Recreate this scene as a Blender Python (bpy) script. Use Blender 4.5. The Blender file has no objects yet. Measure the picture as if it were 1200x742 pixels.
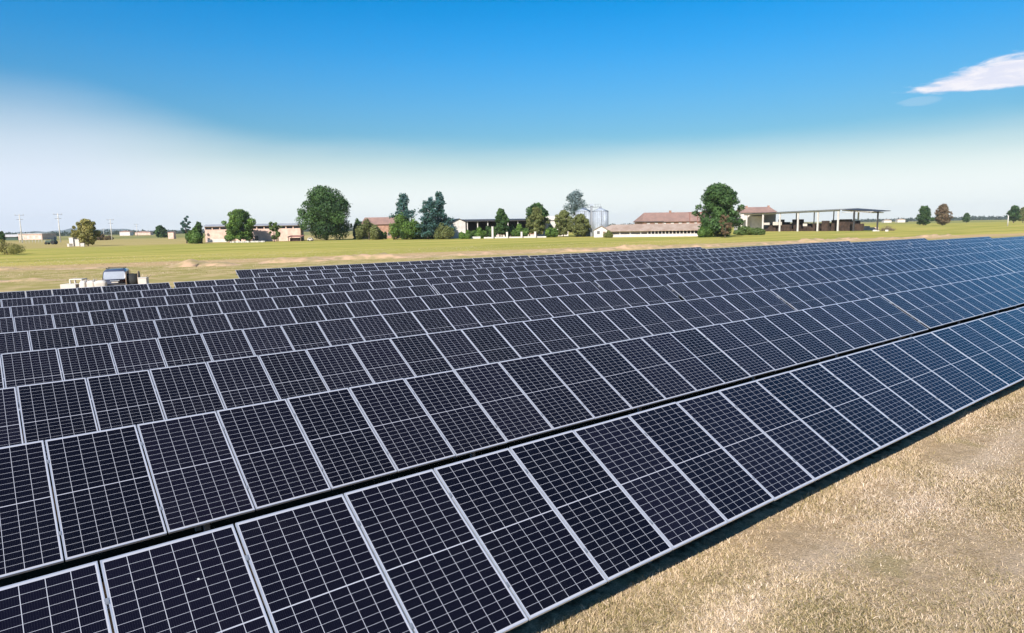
import bpy, bmesh, math, random
import numpy as np
from mathutils import Vector, Matrix
random.seed(7); rng = np.random.default_rng(7)
R = math.radians
S = bpy.context.scene
COL = S.collection

# ------------------------------------------------------------------ camera
F = 781.5; CAMZ = 4.598
def basis(yaw, pitch, roll):
    f = Vector((math.sin(yaw)*math.cos(pitch), math.cos(yaw)*math.cos(pitch), math.sin(pitch)))
    r = f.cross(Vector((0, 0, 1))).normalized(); u = r.cross(f)
    return r*math.cos(roll)+u*math.sin(roll), -r*math.sin(roll)+u*math.cos(roll), f
CR, CU, CF = basis(R(38.2215), R(-7.7213), R(-0.9016))
cd = bpy.data.cameras.new('camera'); cam = bpy.data.objects.new('camera', cd); COL.objects.link(cam)
cd.sensor_width = 36; cd.lens = 36*F/1200; cd.clip_start = 0.1; cd.clip_end = 40000
cam.matrix_world = Matrix(((CR.x, CU.x, -CF.x, 0), (CR.y, CU.y, -CF.y, 0), (CR.z, CU.z, -CF.z, CAMZ), (0, 0, 0, 1)))
S.camera = cam

# ------------------------------------------------------------------ light
SUN_DIR = Vector((-0.84, -0.54, 0.0)).normalized(); SUN_EL = R(35)
sd = Vector((SUN_DIR.x*math.cos(SUN_EL), SUN_DIR.y*math.cos(SUN_EL), math.sin(SUN_EL)))   # towards the sun
sl = bpy.data.lights.new('sun', 'SUN'); sun = bpy.data.objects.new('sun', sl); COL.objects.link(sun)
sl.energy = 4.4; sl.angle = R(0.53); sl.color = (1.0, 0.95, 0.87)
sun.rotation_euler = sd.to_track_quat('Z', 'Y').to_euler()
S.view_settings.view_transform = 'Standard'; S.view_settings.look = 'None'
S.view_settings.gamma = 1; S.view_settings.use_curve_mapping = False
S.view_settings.exposure = 0.75

class NT:
    """small node-tree writer"""
    def __init__(s, tree): s.t = tree; s.n = tree.nodes; s.l = tree.links
    def new(s, typ, **kw):
        n = s.n.new(typ)
        for k, v in kw.items(): setattr(n, k, v)
        return n
    def put(s, sock, v):
        if isinstance(v, bpy.types.NodeSocket): s.l.new(v, sock)
        elif v is not None: sock.default_value = v
    def m(s, op, a, b=None, c=None, clamp=False):
        n = s.new('ShaderNodeMath', operation=op, use_clamp=clamp)
        s.put(n.inputs[0], a); s.put(n.inputs[1], b); s.put(n.inputs[2], c)
        return n.outputs[0]
    def mix(s, fac, a, b, mode='MIX'):
        n = s.new('ShaderNodeMix', data_type='RGBA', blend_type=mode)
        s.put(n.inputs[0], fac); s.put(n.inputs[6], a if not isinstance(a, tuple) else (*a, 1)[:4]); s.put(n.inputs[7], b if not isinstance(b, tuple) else (*b, 1)[:4])
        return n.outputs[2]
    def ramp(s, v, lo, hi, smooth=True):
        n = s.new('ShaderNodeMapRange', interpolation_type='SMOOTHSTEP' if smooth else 'LINEAR')
        s.put(n.inputs[0], v); n.inputs[1].default_value = lo; n.inputs[2].default_value = hi
        return n.outputs[0]
    def noise(s, vec, scale, detail=4, rough=.55, dist=0):
        n = s.new('ShaderNodeTexNoise'); s.put(n.inputs['Vector'], vec)
        n.inputs['Scale'].default_value = scale; n.inputs['Detail'].default_value = detail
        n.inputs['Roughness'].default_value = rough; n.inputs['Distortion'].default_value = dist
        return n.outputs[0]
    def mapv(s, vec, scale=(1, 1, 1), rot=(0, 0, 0), loc=(0, 0, 0)):
        n = s.new('ShaderNodeMapping'); s.put(n.inputs[0], vec)
        n.inputs[1].default_value = loc; n.inputs[2].default_value = rot; n.inputs[3].default_value = scale
        return n.outputs[0]

def srgb(r, g, b): return tuple(((c/255)/12.92 if c/255 <= .04045 else ((c/255+.055)/1.055)**2.4) for c in (r, g, b))

# ------------------------------------------------------------------ world
W = bpy.data.worlds.new('World'); S.world = W; W.use_nodes = True
w = NT(W.node_tree); w.n.clear()
sky = w.new('ShaderNodeTexSky', sky_type='NISHITA', sun_disc=False)
sky.sun_elevation = SUN_EL; sky.sun_rotation = math.atan2(SUN_DIR.x, SUN_DIR.y)
sky.altitude = 50; sky.air_density = 1.0; sky.dust_density = 0.2; sky.ozone_density = 2.0
tc = w.new('ShaderNodeTexCoord'); sx = w.new('ShaderNodeSeparateXYZ'); w.put(sx.inputs[0], tc.outputs['Generated'])
az = w.m('ARCTAN2', sx.outputs[0], sx.outputs[1]); el = w.m('ARCSINE', sx.outputs[2])
hs = w.new('ShaderNodeHueSaturation'); hs.inputs['Saturation'].default_value = 1.60; hs.inputs['Hue'].default_value = 0.503; hs.inputs['Value'].default_value = 0.84
w.put(hs.inputs['Color'], sky.outputs[0])
# thin white haze band over the horizon, thicker to the left (towards the north-west), painted into the sky colour
lowx = w.noise(w.mapv(tc.outputs['Generated'], (1.5, 1.5, 9)), 1.6, 5, .5)
lft = w.ramp(az, R(20), R(3))
top = w.m('ADD', w.m('MULTIPLY_ADD', lft, R(3.0), R(6.9)), w.m('MULTIPLY', w.m('SUBTRACT', lowx, .5), R(2.5)))
hz = w.ramp(w.m('DIVIDE', el, top), 1.22, .30)
hz = w.m('MAXIMUM', hz, w.m('MULTIPLY', w.m('SUBTRACT', 1.0, w.m('DIVIDE', el, R(14)), clamp=True), .06))
hz = w.m('MULTIPLY', hz, w.m('MULTIPLY_ADD', lft, .06, .92))
dim = w.m('MULTIPLY_ADD', w.ramp(el, R(1), R(17)), .56, .42)
vm = w.new('ShaderNodeVectorMath', operation='SCALE'); w.put(vm.inputs[0], w.mix(1.0, hs.outputs[0], (.95, 1.10, 1.05), 'MULTIPLY')); w.put(vm.inputs['Scale'], dim)
c = w.mix(hz, vm.outputs[0], w.mix(lft, (5.75, 6.1, 6.05), (4.7, 5.2, 6.0)))
# one streaky flat-bottomed cloud and a scrap of it below
def cloud(az0, el0, wa, we, seed, dens, flat):
    u = w.m('DIVIDE', w.m('SUBTRACT', az, R(az0)), R(wa)); v = w.m('DIVIDE', w.m('SUBTRACT', el, R(el0)), R(we))
    up = w.m('MAXIMUM', v, 0.0); dn = w.m('MULTIPLY', w.m('MINIMUM', v, 0.0), flat)
    left = w.m('MAXIMUM', w.m('MULTIPLY', u, -1.0), 0.0)
    d = w.m('SQRT', w.m('ADD', w.m('POWER', u, 2.0), w.m('ADD', w.m('POWER', up, 2.0), w.m('POWER', w.m('ABSOLUTE', dn), 2.0))))
    d = w.m('ADD', d, w.m('MULTIPLY', w.m('MULTIPLY', left, up), .9))
    cv = w.new('ShaderNodeCombineXYZ'); w.put(cv.inputs[0], w.m('MULTIPLY', az, 14.0)); w.put(cv.inputs[1], w.m('MULTIPLY', el, 60.0)); cv.inputs[2].default_value = seed
    n = w.noise(cv.outputs[0], 2.2, 8, .64, .4)
    d = w.m('ADD', d, w.m('MULTIPLY', w.m('SUBTRACT', n, .5), 1.0))
    return w.m('MULTIPLY', w.ramp(d, 1.05, .62), dens), n
m1, n1 = cloud(74.0, 9.1, 6.2, 1.75, 3.1, .97, 3.4)
c = w.mix(m1, c, w.mix(w.ramp(n1, .35, .6), (5.8, 5.65, 5.95), (4.8, 4.9, 5.7)))
m2, n2 = cloud(69.0, 8.35, 1.5, .38, 8.7, .2, 1.0)
c = w.mix(m2, c, (4.2, 4.8, 5.4))
bg = w.new('ShaderNodeBackground'); w.put(bg.inputs[0], c); bg.inputs[1].default_value = 0.10
wo = w.new('ShaderNodeOutputWorld'); w.l.new(bg.outputs[0], wo.inputs[0])

# ------------------------------------------------------------------ materials
def mat(name, col=(.5, .5, .5), rough=.8, metal=0, spec=.5, var=.15, scale=3.0, bump=0, bscale=30, col2=None, coat=0):
    m = bpy.data.materials.new(name); m.use_nodes = True; t = NT(m.node_tree)
    b = t.n['Principled BSDF']; b.inputs['Roughness'].default_value = rough; b.inputs['Metallic'].default_value = metal
    b.inputs['Specular IOR Level'].default_value = spec; b.inputs['Coat Weight'].default_value = coat
    tc = t.new('ShaderNodeTexCoord')
    n = t.noise(tc.outputs['Object'], scale, 5, .6)
    c2 = col2 or tuple(x*(1-var) for x in col); c1 = col if col2 else tuple(min(1, x*(1+var*.6)) for x in col)
    t.put(b.inputs['Base Color'], t.mix(t.ramp(n, .35, .65), c1, c2))
    if bump:
        bn = t.new('ShaderNodeBump'); bn.inputs['Strength'].default_value = bump; bn.inputs['Distance'].default_value = .02
        t.put(bn.inputs['Height'], t.noise(tc.outputs['Object'], bscale, 4)); t.put(b.inputs['Normal'], bn.outputs[0])
    return m
MT = {}
MT['alu'] = mat('aluminium', (.60, .62, .68), .38, .55, .5, .05, 6)
MT['steel'] = mat('galvanised_steel', (.32, .33, .35), .55, .7, .5, .2, 8)
MT['concrete'] = mat('concrete', (.55, .52, .47), .9, var=.2, scale=1.5, bump=.3)
MT['white'] = mat('white_plaster', (.60, .55, .51), .85, var=.12, scale=.6)
MT['pinkwall'] = mat('pale_brick', (.62, .43, .35), .9, var=.18, scale=.5, bump=.3)
MT['brick'] = mat('red_brick', (.36, .20, .14), .9, var=.25, scale=.8, bump=.3)
MT['dark'] = mat('dark_inside', (.03, .03, .032), .9)
MT['darkmetal'] = mat('dark_metal', (.06, .055, .055), .6, .3)
MT['glassdark'] = mat('dark_window', (.03, .035, .045), .15, spec=.6)
MT['wood'] = mat('weathered_wood', (.22, .16, .11), .9, var=.3, scale=4, bump=.4)
MT['bark'] = mat('bark', (.10, .075, .055), .95, var=.3, scale=3, bump=.5)
MT['whitebag'] = mat('white_plastic', (.56, .50, .44), .6, var=.06, scale=3)
MT['rubber'] = mat('rubber', (.02, .02, .02), .85)
MT['vanpaint'] = mat('slate_paint', (.10, .11, .16), .35, .3, .5, .05, 2, coat=.6)
MT['vanglass'] = mat('tinted_glass', (.40, .41, .44), .28, .2, .6, .05, 2, coat=1)
MT['redlens'] = mat('red_lens', (.12, .012, .015), .2)
MT['rust'] = mat('rusty_roof', (.30, .13, .10), .85, var=.25, scale=.4)
MT['hay'] = mat('straw_bale', (.055, .032, .022), .95, var=.4, scale=.8)
MT['greycorr'] = mat('grey_sheet_roof', (.36, .36, .38), .7, .2, var=.2, scale=.3)
MT['greenpaint'] = mat('dull_green_paint', (.05, .08, .06), .6)

def tile_mat(name, a, b, pitch=.3):
    m = bpy.data.materials.new(name); m.use_nodes = True; t = NT(m.node_tree); p = t.n['Principled BSDF']
    p.inputs['Roughness'].default_value = .9
    tc = t.new('ShaderNodeTexCoord')
    n = t.noise(tc.outputs['Object'], .35, 6, .65); n2 = t.noise(tc.outputs['Object'], 2.5, 4, .6)
    c = t.mix(t.ramp(n, .35, .65), a, b); c = t.mix(t.m('MULTIPLY', t.ramp(n2, .45, .7), .45), c, tuple(x*.5 for x in a))
    t.put(p.inputs['Base Color'], c)
    wv = t.new('ShaderNodeTexWave'); wv.inputs['Scale'].default_value = 1/pitch; t.put(wv.inputs[0], tc.outputs['Object'])
    bn = t.new('ShaderNodeBump'); bn.inputs['Strength'].default_value = .7; bn.inputs['Distance'].default_value = .05
    t.put(bn.inputs['Height'], wv.outputs[1]); t.put(p.inputs['Normal'], bn.outputs[0])
    return m
MT['tile'] = tile_mat('clay_tile', (.36, .215, .17), (.27, .17, .14))
MT['tilepale'] = tile_mat('weathered_clay_tile', (.46, .35, .28), (.36, .25, .19))
MT['silo'] = tile_mat('corrugated_silver', (.52, .56, .62), (.44, .48, .54), .2)
MT['silo'].node_tree.nodes['Principled BSDF'].inputs['Metallic'].default_value = .35
MT['silo'].node_tree.nodes['Principled BSDF'].inputs['Roughness'].default_value = .5

def brick_mat():
    m = MT['brick']; return m

# leaves
def leaf_mat(name, a, b, c):
    m = bpy.data.materials.new(name); m.use_nodes = True; t = NT(m.node_tree); p = t.n['Principled BSDF']
    p.inputs['Roughness'].default_value = .6; p.inputs['Specular IOR Level'].default_value = .3
    at = t.new('ShaderNodeAttribute', attribute_name='tint')
    tc = t.new('ShaderNodeTexCoord')
    n = t.noise(tc.outputs['Object'], .45, 3, .5)
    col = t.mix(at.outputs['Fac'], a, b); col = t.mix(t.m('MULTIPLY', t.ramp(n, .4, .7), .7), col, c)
    t.put(p.inputs['Base Color'], col)
    tr = t.new('ShaderNodeBsdfTranslucent'); t.put(tr.inputs[0], t.mix(.5, col, (.25, .30, .05)))
    mx = t.new('ShaderNodeMixShader'); mx.inputs[0].default_value = .25
    t.l.new(p.outputs[0], mx.inputs[1]); t.l.new(tr.outputs[0], mx.inputs[2])
    t.l.new(mx.outputs[0], t.n['Material Output'].inputs[0])
    return m
LF = {
 'green': leaf_mat('leaves_green', (.030, .075, .015), (.16, .27, .05), (.09, .14, .025)),
 'dark': leaf_mat('leaves_dark', (.013, .042, .014), (.095, .175, .05), (.040, .085, .018)),
 'olive': leaf_mat('leaves_olive', (.10, .12, .035), (.22, .24, .08), (.14, .14, .05)),
 'light': leaf_mat('leaves_light_green', (.07, .12, .03), (.15, .21, .06), (.12, .16, .05)),
 'ochre': leaf_mat('leaves_ochre', (.20, .17, .05), (.42, .36, .12), (.24, .24, .07)),
 'cedar': leaf_mat('needles_blue_green', (.022, .060, .045), (.11, .21, .22), (.045, .12, .06)),
 'pale': leaf_mat('leaves_pale_grey', (.14, .19, .20), (.22, .28, .29), (.18, .23, .22)),
 'brown': leaf_mat('leaves_brown', (.13, .085, .05), (.24, .15, .09), (.15, .12, .055)),
 'far': leaf_mat('leaves_far', (.035, .055, .045), (.06, .085, .06), (.045, .065, .05)),
}

# ------------------------------------------------------------------ helpers
def tag(o, label=None, cat=None, group=None, kind=None):
    if label: o['label'] = label
    if cat: o['category'] = cat
    if group: o['group'] = group
    if kind: o['kind'] = kind
    return o
def empty(name, loc=(0, 0, 0), rz=0, label=None, cat=None, group=None):
    o = bpy.data.objects.new(name, None); COL.objects.link(o); o.location = loc; o.rotation_euler = (0, 0, rz)
    o.empty_display_size = .2
    return tag(o, label, cat, group)
def link(name, me, parent=None, loc=None):
    o = bpy.data.objects.new(name, me); COL.objects.link(o)
    if parent: o.parent = parent
    if loc: o.location = loc
    return o
class MB:
    """collects boxes, tubes, prisms into one mesh"""
    def __init__(s): s.v = []; s.f = []; s.sm = []
    def add(s, vs, fs, smooth=False):
        k = len(s.v); s.v += [tuple(v) for v in vs]; s.f += [tuple(i+k for i in f) for f in fs]; s.sm += [smooth]*len(fs); return s
    def box(s, x0, x1, y0, y1, z0, z1):
        return s.add([(x0,y0,z0),(x1,y0,z0),(x1,y1,z0),(x0,y1,z0),(x0,y0,z1),(x1,y0,z1),(x1,y1,z1),(x0,y1,z1)],
                     [(0,3,2,1),(4,5,6,7),(0,1,5,4),(1,2,6,5),(2,3,7,6),(3,0,4,7)])
    def tube(s, a, b, r0, r1=None, n=10, cap=True, smooth=True):
        r1 = r0 if r1 is None else r1; a = Vector(a); b = Vector(b); d = (b-a).normalized()
        q = d.to_track_quat('Z', 'Y'); vs = []
        for p, r in ((a, r0), (b, r1)):
            for i in range(n):
                t = 2*math.pi*i/n; vs.append(p+q@Vector((r*math.cos(t), r*math.sin(t), 0)))
        k = len(s.v); s.v += [tuple(v) for v in vs]
        for i in range(n): s.f.append((k+i, k+(i+1)%n, k+n+(i+1)%n, k+n+i)); s.sm.append(smooth)
        if cap: s.f.append(tuple(k+i for i in reversed(range(n)))); s.f.append(tuple(k+n+i for i in range(n))); s.sm += [False, False]
        return s
    def prism(s, poly, y0, y1):
        """polygon in x,z extruded along y"""
        n = len(poly); vs = [(x, y0, z) for x, z in poly]+[(x, y1, z) for x, z in poly]
        fs = [tuple(range(n)), tuple(reversed(range(n, 2*n)))]+[(i+n, (i+1)%n+n, (i+1)%n, i) for i in range(n)]
        return s.add(vs, fs)
    def slab(s, p, th):
        """quad p (4 points) thickened straight down"""
        return s.add(list(p)+[(q[0], q[1], q[2]-th) for q in p], [(0,1,2,3),(7,6,5,4),(0,4,5,1),(1,5,6,2),(2,6,7,3),(3,7,4,0)])
    def mesh(s, name, m, bevel=0):
        me = bpy.data.meshes.new(name); me.from_pydata(s.v, [], s.f); me.polygons.foreach_set('use_smooth', s.sm)
        me.materials.append(m); me.update()
        bm = bmesh.new(); bm.from_mesh(me); bmesh.ops.recalc_face_normals(bm, faces=bm.faces)
        if bevel: bmesh.ops.bevel(bm, geom=list(bm.edges), offset=bevel, segments=2, affect='EDGES', profile=.6)
        bm.to_mesh(me); bm.free()
        return me
    def build(s, name, m, parent=None, bevel=0): return link(name, s.mesh(name, m, bevel), parent)

FH = Vector((CF.x, CF.y, 0)).normalized(); RH = Vector((FH.y, -FH.x, 0))
def hy(x): return 265.1-.0157*(x-600)            # horizon height across the view
def dep(x, yb): return CAMZ*F/(yb-hy(x))         # depth of a ground point
def gp(x, d):                                     # ground point on the bearing of column x, at depth d
    v = CF*F+CR*(x-600)-CU*(hy(x)-371); v = v*(d/F); return Vector((v.x, v.y, 0))
def frame_at(x, d):                               # yaw so that local +x runs to the right of the view, +y away
    p = gp(x, d); return p, math.atan2(RH.y, RH.x)

# ------------------------------------------------------------------ ground
def ground_material():
    m = bpy.data.materials.new('ground'); m.use_nodes = True; t = NT(m.node_tree); p = t.n['Principled BSDF']
    p.inputs['Roughness'].default_value = 1; p.inputs['Specular IOR Level'].default_value = 0
    g = t.new('ShaderNodeNewGeometry'); P = g.outputs['Position']
    s = t.new('ShaderNodeSeparateXYZ'); t.put(s.inputs[0], P)
    big = t.noise(P, .035, 5, .6); mid = t.noise(P, .35, 5, .6); fine = t.noise(P, 6, 6, .7); vfine = t.noise(P, 40, 4, .7)
    streak = t.noise(t.mapv(P, (.012, .10, 1), (0, 0, R(12.4))), 1.0, 5, .6)
    straw = t.mix(t.ramp(fine, .3, .7), (.56, .41, .27), (.38, .275, .17))
    straw = t.mix(t.m('MULTIPLY', t.ramp(mid, .45, .7), .30), straw, (.62, .47, .31))
    straw = t.mix(t.m('MULTIPLY', t.ramp(t.noise(P, .9, 5, .65), .52, .68), .5), straw, (.27, .235, .09))
    straw = t.mix(t.m('MULTIPLY', t.ramp(vfine, .40, .62), .65), straw, (.24, .165, .085))
    tr_ = t.m('ADD', s.outputs[1], t.m('MULTIPLY', t.m('SUBTRACT', mid, .5), .8))
    for yc in (4.15, 2.35):
        trk = t.m('MULTIPLY', t.ramp(t.m('ABSOLUTE', t.m('SUBTRACT', tr_, yc)), .45, .1), t.m('MULTIPLY', t.ramp(t.m('ABSOLUTE', s.outputs[0]), 300, 100), .28))
        straw = t.mix(trk, straw, (.64, .50, .38))
    green = t.mix(t.ramp(streak, .35, .65), (.47, .385, .11), (.29, .29, .065))
    green = t.mix(t.m('MULTIPLY', t.ramp(mid, .5, .75), .4), green, (.50, .39, .15))
    dry = t.mix(t.ramp(streak, .35, .65), (.46, .35, .16), (.37, .30, .11))
    earth = t.mix(t.ramp(mid, .35, .65), (.54, .36, .21), (.46, .33, .15))
    # distance beyond the spoil bank that runs behind the array
    q = t.m('ADD', s.outputs[1], t.m('MULTIPLY_ADD', s.outputs[0], .22, -111.0))
    q = t.m('ADD', q, t.m('MULTIPLY', t.m('SUBTRACT', big, .5), 14.0))
    c = t.mix(t.ramp(q, -70, -40), straw, t.mix(t.ramp(mid, .4, .65), (.33, .28, .10), (.50, .37, .19)))
    c = t.mix(t.ramp(q, -9, -2), c, earth)
    c = t.mix(t.ramp(q, 5, 13), c, green)
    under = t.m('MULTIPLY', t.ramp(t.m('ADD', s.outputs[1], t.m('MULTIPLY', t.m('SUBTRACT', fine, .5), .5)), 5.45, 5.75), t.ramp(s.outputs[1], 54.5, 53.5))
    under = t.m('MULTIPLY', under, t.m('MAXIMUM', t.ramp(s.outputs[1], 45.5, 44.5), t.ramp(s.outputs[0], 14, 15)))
    c = t.mix(under, c, t.mix(t.ramp(mid, .35, .65), (.032, .020, .011), (.052, .035, .02)))  # shade beneath the panel rows, painted into the ground as near-black soil
    far = t.m('ADD', q, t.m('MULTIPLY', s.outputs[0], -.45))
    c = t.mix(t.ramp(far, 120, 165), c, dry)
    far2 = t.noise(t.mapv(P, (.0012, .006, 1), (0, 0, R(-20))), 1, 4, .6)
    c = t.mix(t.m('MULTIPLY', t.ramp(q, 300, 600), t.ramp(far2, .4, .6)), c, (.20, .21, .08))
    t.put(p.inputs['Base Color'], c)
    b1 = t.new('ShaderNodeBump'); b1.inputs['Strength'].default_value = .8; b1.inputs['Distance'].default_value = .06
    t.put(b1.inputs['Height'], t.m('ADD', fine, t.m('MULTIPLY', vfine, .4))); t.put(p.inputs['Normal'], b1.outputs[0])
    return m
MT['ground'] = ground_material()
def hgt(x, y):
    h = .05*np.sin(x*.31+1)*np.sin(y*.43)+.04*np.sin(x*.9+y*.7)
    return h*np.clip((x*x+y*y)/100, 0, 1)*(1-np.clip((np.hypot(x, y)-100)/100, 0, 1))-.03
xs = np.concatenate([np.array([-7000, -4000, -3000, -1500, -800, -400, -200, -100]), np.arange(-60, 221, 2.0), np.array([260, 320, 420, 600, 900, 1500, 3000, 5000, 7000])])
ys = np.concatenate([np.array([-2500, -1000, -300, -100, -40]), np.arange(-20, 161, 2.0), np.array([180, 220, 300, 450, 700, 1200, 2500, 4500, 7000])])
XX, YY = np.meshgrid(xs, ys); ZZ = hgt(XX, YY)
vs = np.stack([XX, YY, ZZ], -1).reshape(-1, 3); nx = len(xs); fs = []
for j in range(len(ys)-1):
    for i in range(nx-1): a = j*nx+i; fs.append((a, a+1, a+1+nx, a+nx))
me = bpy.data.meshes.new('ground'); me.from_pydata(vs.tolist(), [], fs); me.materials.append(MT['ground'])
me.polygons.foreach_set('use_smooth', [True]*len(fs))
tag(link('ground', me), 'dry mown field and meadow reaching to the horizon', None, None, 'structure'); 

# spoil bank: long irregular ridges of dry earth behind the array
def ridge(name, pts, wdt, hmax, seed, label):
    r = np.random.default_rng(seed); vs = []; fs = []; N = 9; k = 0
    L = [0]
    for a, b in zip(pts[:-1], pts[1:]): L.append(L[-1]+math.dist(a, b))
    n = int(L[-1]/.7)+2; ph = r.uniform(0, 6, 6)
    for i in range(n):
        s = L[-1]*i/(n-1); j = max(q for q in range(len(L)-1) if L[q] <= s+1e-6); t = (s-L[j])/(L[j+1]-L[j])
        a = Vector(pts[j]); b = Vector(pts[j+1]); c = a.lerp(b, t); d = (b-a).normalized(); nrm = Vector((-d.y, d.x))
        hh = hmax*max(.12, .55+.3*math.sin(s*.11+ph[0])+.22*math.sin(s*.37+ph[1])+.15*math.sin(s*1.1+ph[2])+r.normal()*.06)
        ends = min(1, s/4, (L[-1]-s)/4); ends = ends*ends*(3-2*ends); hh *= max(0, ends)
        for q in range(N):
            v = (q/(N-1)-.5)*2; o = v*wdt/2*(1+.25*math.sin(s*.5+ph[3])); z = hh*(1-v*v)**1.2*(1+r.normal()*.12)-.06
            p = c+nrm*o; vs.append((p.x, p.y, z))
    for i in range(n-1):
        for q in range(N-1): a = i*N+q; fs.append((a, a+1, a+N+1, a+N))
    me = bpy.data.meshes.new(name); me.from_pydata(vs, [], fs); me.materials.append(MT['earthbank'])
    me.polygons.foreach_set('use_smooth', [True]*len(fs))
    tag(link(name, me), label, None, None, 'structure')
MT['earthbank'] = mat('earth_bank', (.58, .37, .22), .95, var=.4, scale=.5, bump=.8, bscale=5, col2=(.33, .25, .11))
def gpy(x, y): p = gp(x, dep(x, y)); return (p.x, p.y)
ridge('earth_bank', [gpy(-60, 317), gpy(80, 315), gpy(150, 313)], 3.5, .6, 1, 'low bank of bare earth left of the van')
ridge('earth_bank', [gpy(190, 312), gpy(235, 311), gpy(280, 311)], 5.5, .95, 2, 'rounded pinkish earth mound right of the van')
ridge('earth_bank', [gpy(295, 308.5), gpy(400, 304), gpy(520, 300), gpy(640, 295.5), gpy(760, 291), gpy(880, 287), gpy(1000, 281), gpy(1120, 276.5)], 4.5, .75, 3, 'long low earth bank running behind the last row of panels')
ridge('earth_bank', [gpy(-60, 330), gpy(20, 329), gpy(75, 328)], 3.0, .4, 4, 'low straw covered bank at the far left behind the panels')

# ------------------------------------------------------------------ dry grass blades
def blade_mat(name, cols):
    m = bpy.data.materials.new(name); m.use_nodes = True; t = NT(m.node_tree); p = t.n['Principled BSDF']
    p.inputs['Roughness'].default_value = .8; p.inputs['Specular IOR Level'].default_value = .08
    at = t.new('ShaderNodeAttribute', attribute_name='tint')
    cr = t.new('ShaderNodeValToRGB'); t.put(cr.inputs[0], at.outputs['Fac']); e = cr.color_ramp.elements
    e[0].position = 0; e[0].color = (*cols[0], 1); e[1].position = 1; e[1].color = (*cols[-1], 1)
    for i, c in enumerate(cols[1:-1]): k = e.new((i+1)/(len(cols)-1)); k.color = (*c, 1)
    t.put(p.inputs['Base Color'], cr.outputs[0])
    return m
MT['blade'] = blade_mat('dry_grass_blades', [(.11, .095, .035), (.31, .245, .105), (.54, .405, .245), (.65, .49, .335), (.80, .65, .50)])
def smooth_noise(x, y, seed):
    r = np.random.default_rng(seed); o = 0
    for k in range(7):
        a = r.uniform(0, 6.28, 3); f = .35*1.55**k; o = o+np.sin((x*math.cos(a[0])+y*math.sin(a[0]))*f+a[1])*np.sin((x*math.sin(a[0]*1.7)-y*math.cos(a[0]*1.7))*f*.8+a[2])/(1+.35*k)
    return o
def grass(name, x, y, size, label, seed, lm=1.32):
    n = len(x); r = np.random.default_rng(seed)
    yaw = r.uniform(0, 2*np.pi, n); lean = np.clip(np.abs(r.normal(lm, .26, n)), .1, 1.53); ln = size*r.uniform(.5, 1.3, n); wd = ln*r.uniform(.030, .075, n); crl = ln*r.normal(0, .33, n)
    dx = np.cos(yaw); dy = np.sin(yaw); z0 = hgt(x, y)-.005
    px, py = -dy, dx
    V = np.empty((n, 5, 3))
    def st(k, along, side, up):
        V[:, k, 0] = x+dx*along+px*side; V[:, k, 1] = y+dy*along+py*side; V[:, k, 2] = z0+up
    st(0, 0, -wd, 0); st(1, 0, wd, 0)
    a1 = ln*.5*np.sin(lean*.7); u1 = ln*.5*np.cos(lean*.7)
    st(2, a1, wd*.8+crl*.35, u1); st(3, a1, -wd*.8+crl*.35, u1)
    st(4, a1+ln*.5*np.sin(lean), crl*1.2, u1+ln*.5*np.cos(lean))
    me = bpy.data.meshes.new(name); me.vertices.add(n*5); me.vertices.foreach_set('co', V.reshape(-1))
    base = np.arange(n)*5
    loops = np.stack([base, base+1, base+2, base+3, base+3, base+2, base+4], 1).reshape(-1)
    me.loops.add(n*7); me.loops.foreach_set('vertex_index', loops)
    st_ = np.stack([np.arange(n)*7, np.arange(n)*7+4], 1).reshape(-1); tot = np.tile([4, 3], n)
    me.polygons.add(2*n); me.polygons.foreach_set('loop_start', st_); me.polygons.foreach_set('loop_total', tot)
    me.update(calc_edges=True)
    gn = smooth_noise(x, y, 5)
    gn2 = smooth_noise(x*3.1, y*3.1, 77)
    tint = np.clip(.50+r.normal(0, .20, n)-.11*np.clip(gn, -1, 1.6)-.08*np.clip(gn2, -1.3, 1.3)+.3*(r.uniform(size=n) > .96)+.13*np.exp(-((y-4.15-.12*np.sin(x*.9))/.28)**2)+.12*np.exp(-((y-2.35-.12*np.sin(x*.9+.4))/.28)**2), 0, 1)
    at = me.attributes.new('tint', 'FLOAT', 'POINT'); at.data.foreach_set('value', np.repeat(tint, 5).astype(np.float32))
    me.materials.append(MT['blade']); me.validate()
    tag(link(name, me), label, 'grass', None, 'stuff')
def scatter(n, x0, x1, y0, y1, seed):
    r = np.random.default_rng(seed); return r.uniform(x0, x1, n), r.uniform(y0, y1, n)
XS = []; YS = []
for n, x0, x1, y0, y1, sd_ in ((420000, 2.0, 14, -1.5, 5.4, 11), (230000, 14, 34, -3, 5.4, 12), (20000, 0, 2.0, 1, 5.4, 14)):
    a, b = scatter(n, x0, x1, y0, y1, sd_)
    ahead = a*FH.x+b*FH.y; side = a*RH.x+b*RH.y
    k = (ahead > 3.5) & (side < ahead*.80+.5)
    XS.append(a[k]); YS.append(b[k])
gx = np.concatenate(XS); gy = np.concatenate(YS)
keep = smooth_noise(gx*2.2, gy*2.2, 9)+np.random.default_rng(3).normal(0, .8, len(gx)) > -2.0
grass('dry_grass', gx[keep], gy[keep], .074, 'short sun bleached mown grass beside the front row of panels', 21)
# longer tufts along the shaded foot of the front row
r_ = np.random.default_rng(31); n = 14000
tx = r_.uniform(1, 32, n); ty = 5.20+np.minimum(r_.normal(0, .13, n), .17)+.06*np.sin(tx*3.1)*np.sin(tx*1.3)
grass('grass_tufts', tx, ty, .085, 'ragged longer grass at the foot of the front panels', 32, .55)
# coarse grass on the field behind the array
n = 60000; ax = r_.uniform(-25, 150, n); q_ = r_.uniform(-32, 40, n); ay = 111-.22*ax+q_
k = (ay > 57) | ((ax < 13) & (ay > 46))
grass('meadow_grass', ax[k], ay[k], .22, 'rough tufted grass on the meadow behind the array', 33)

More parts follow.
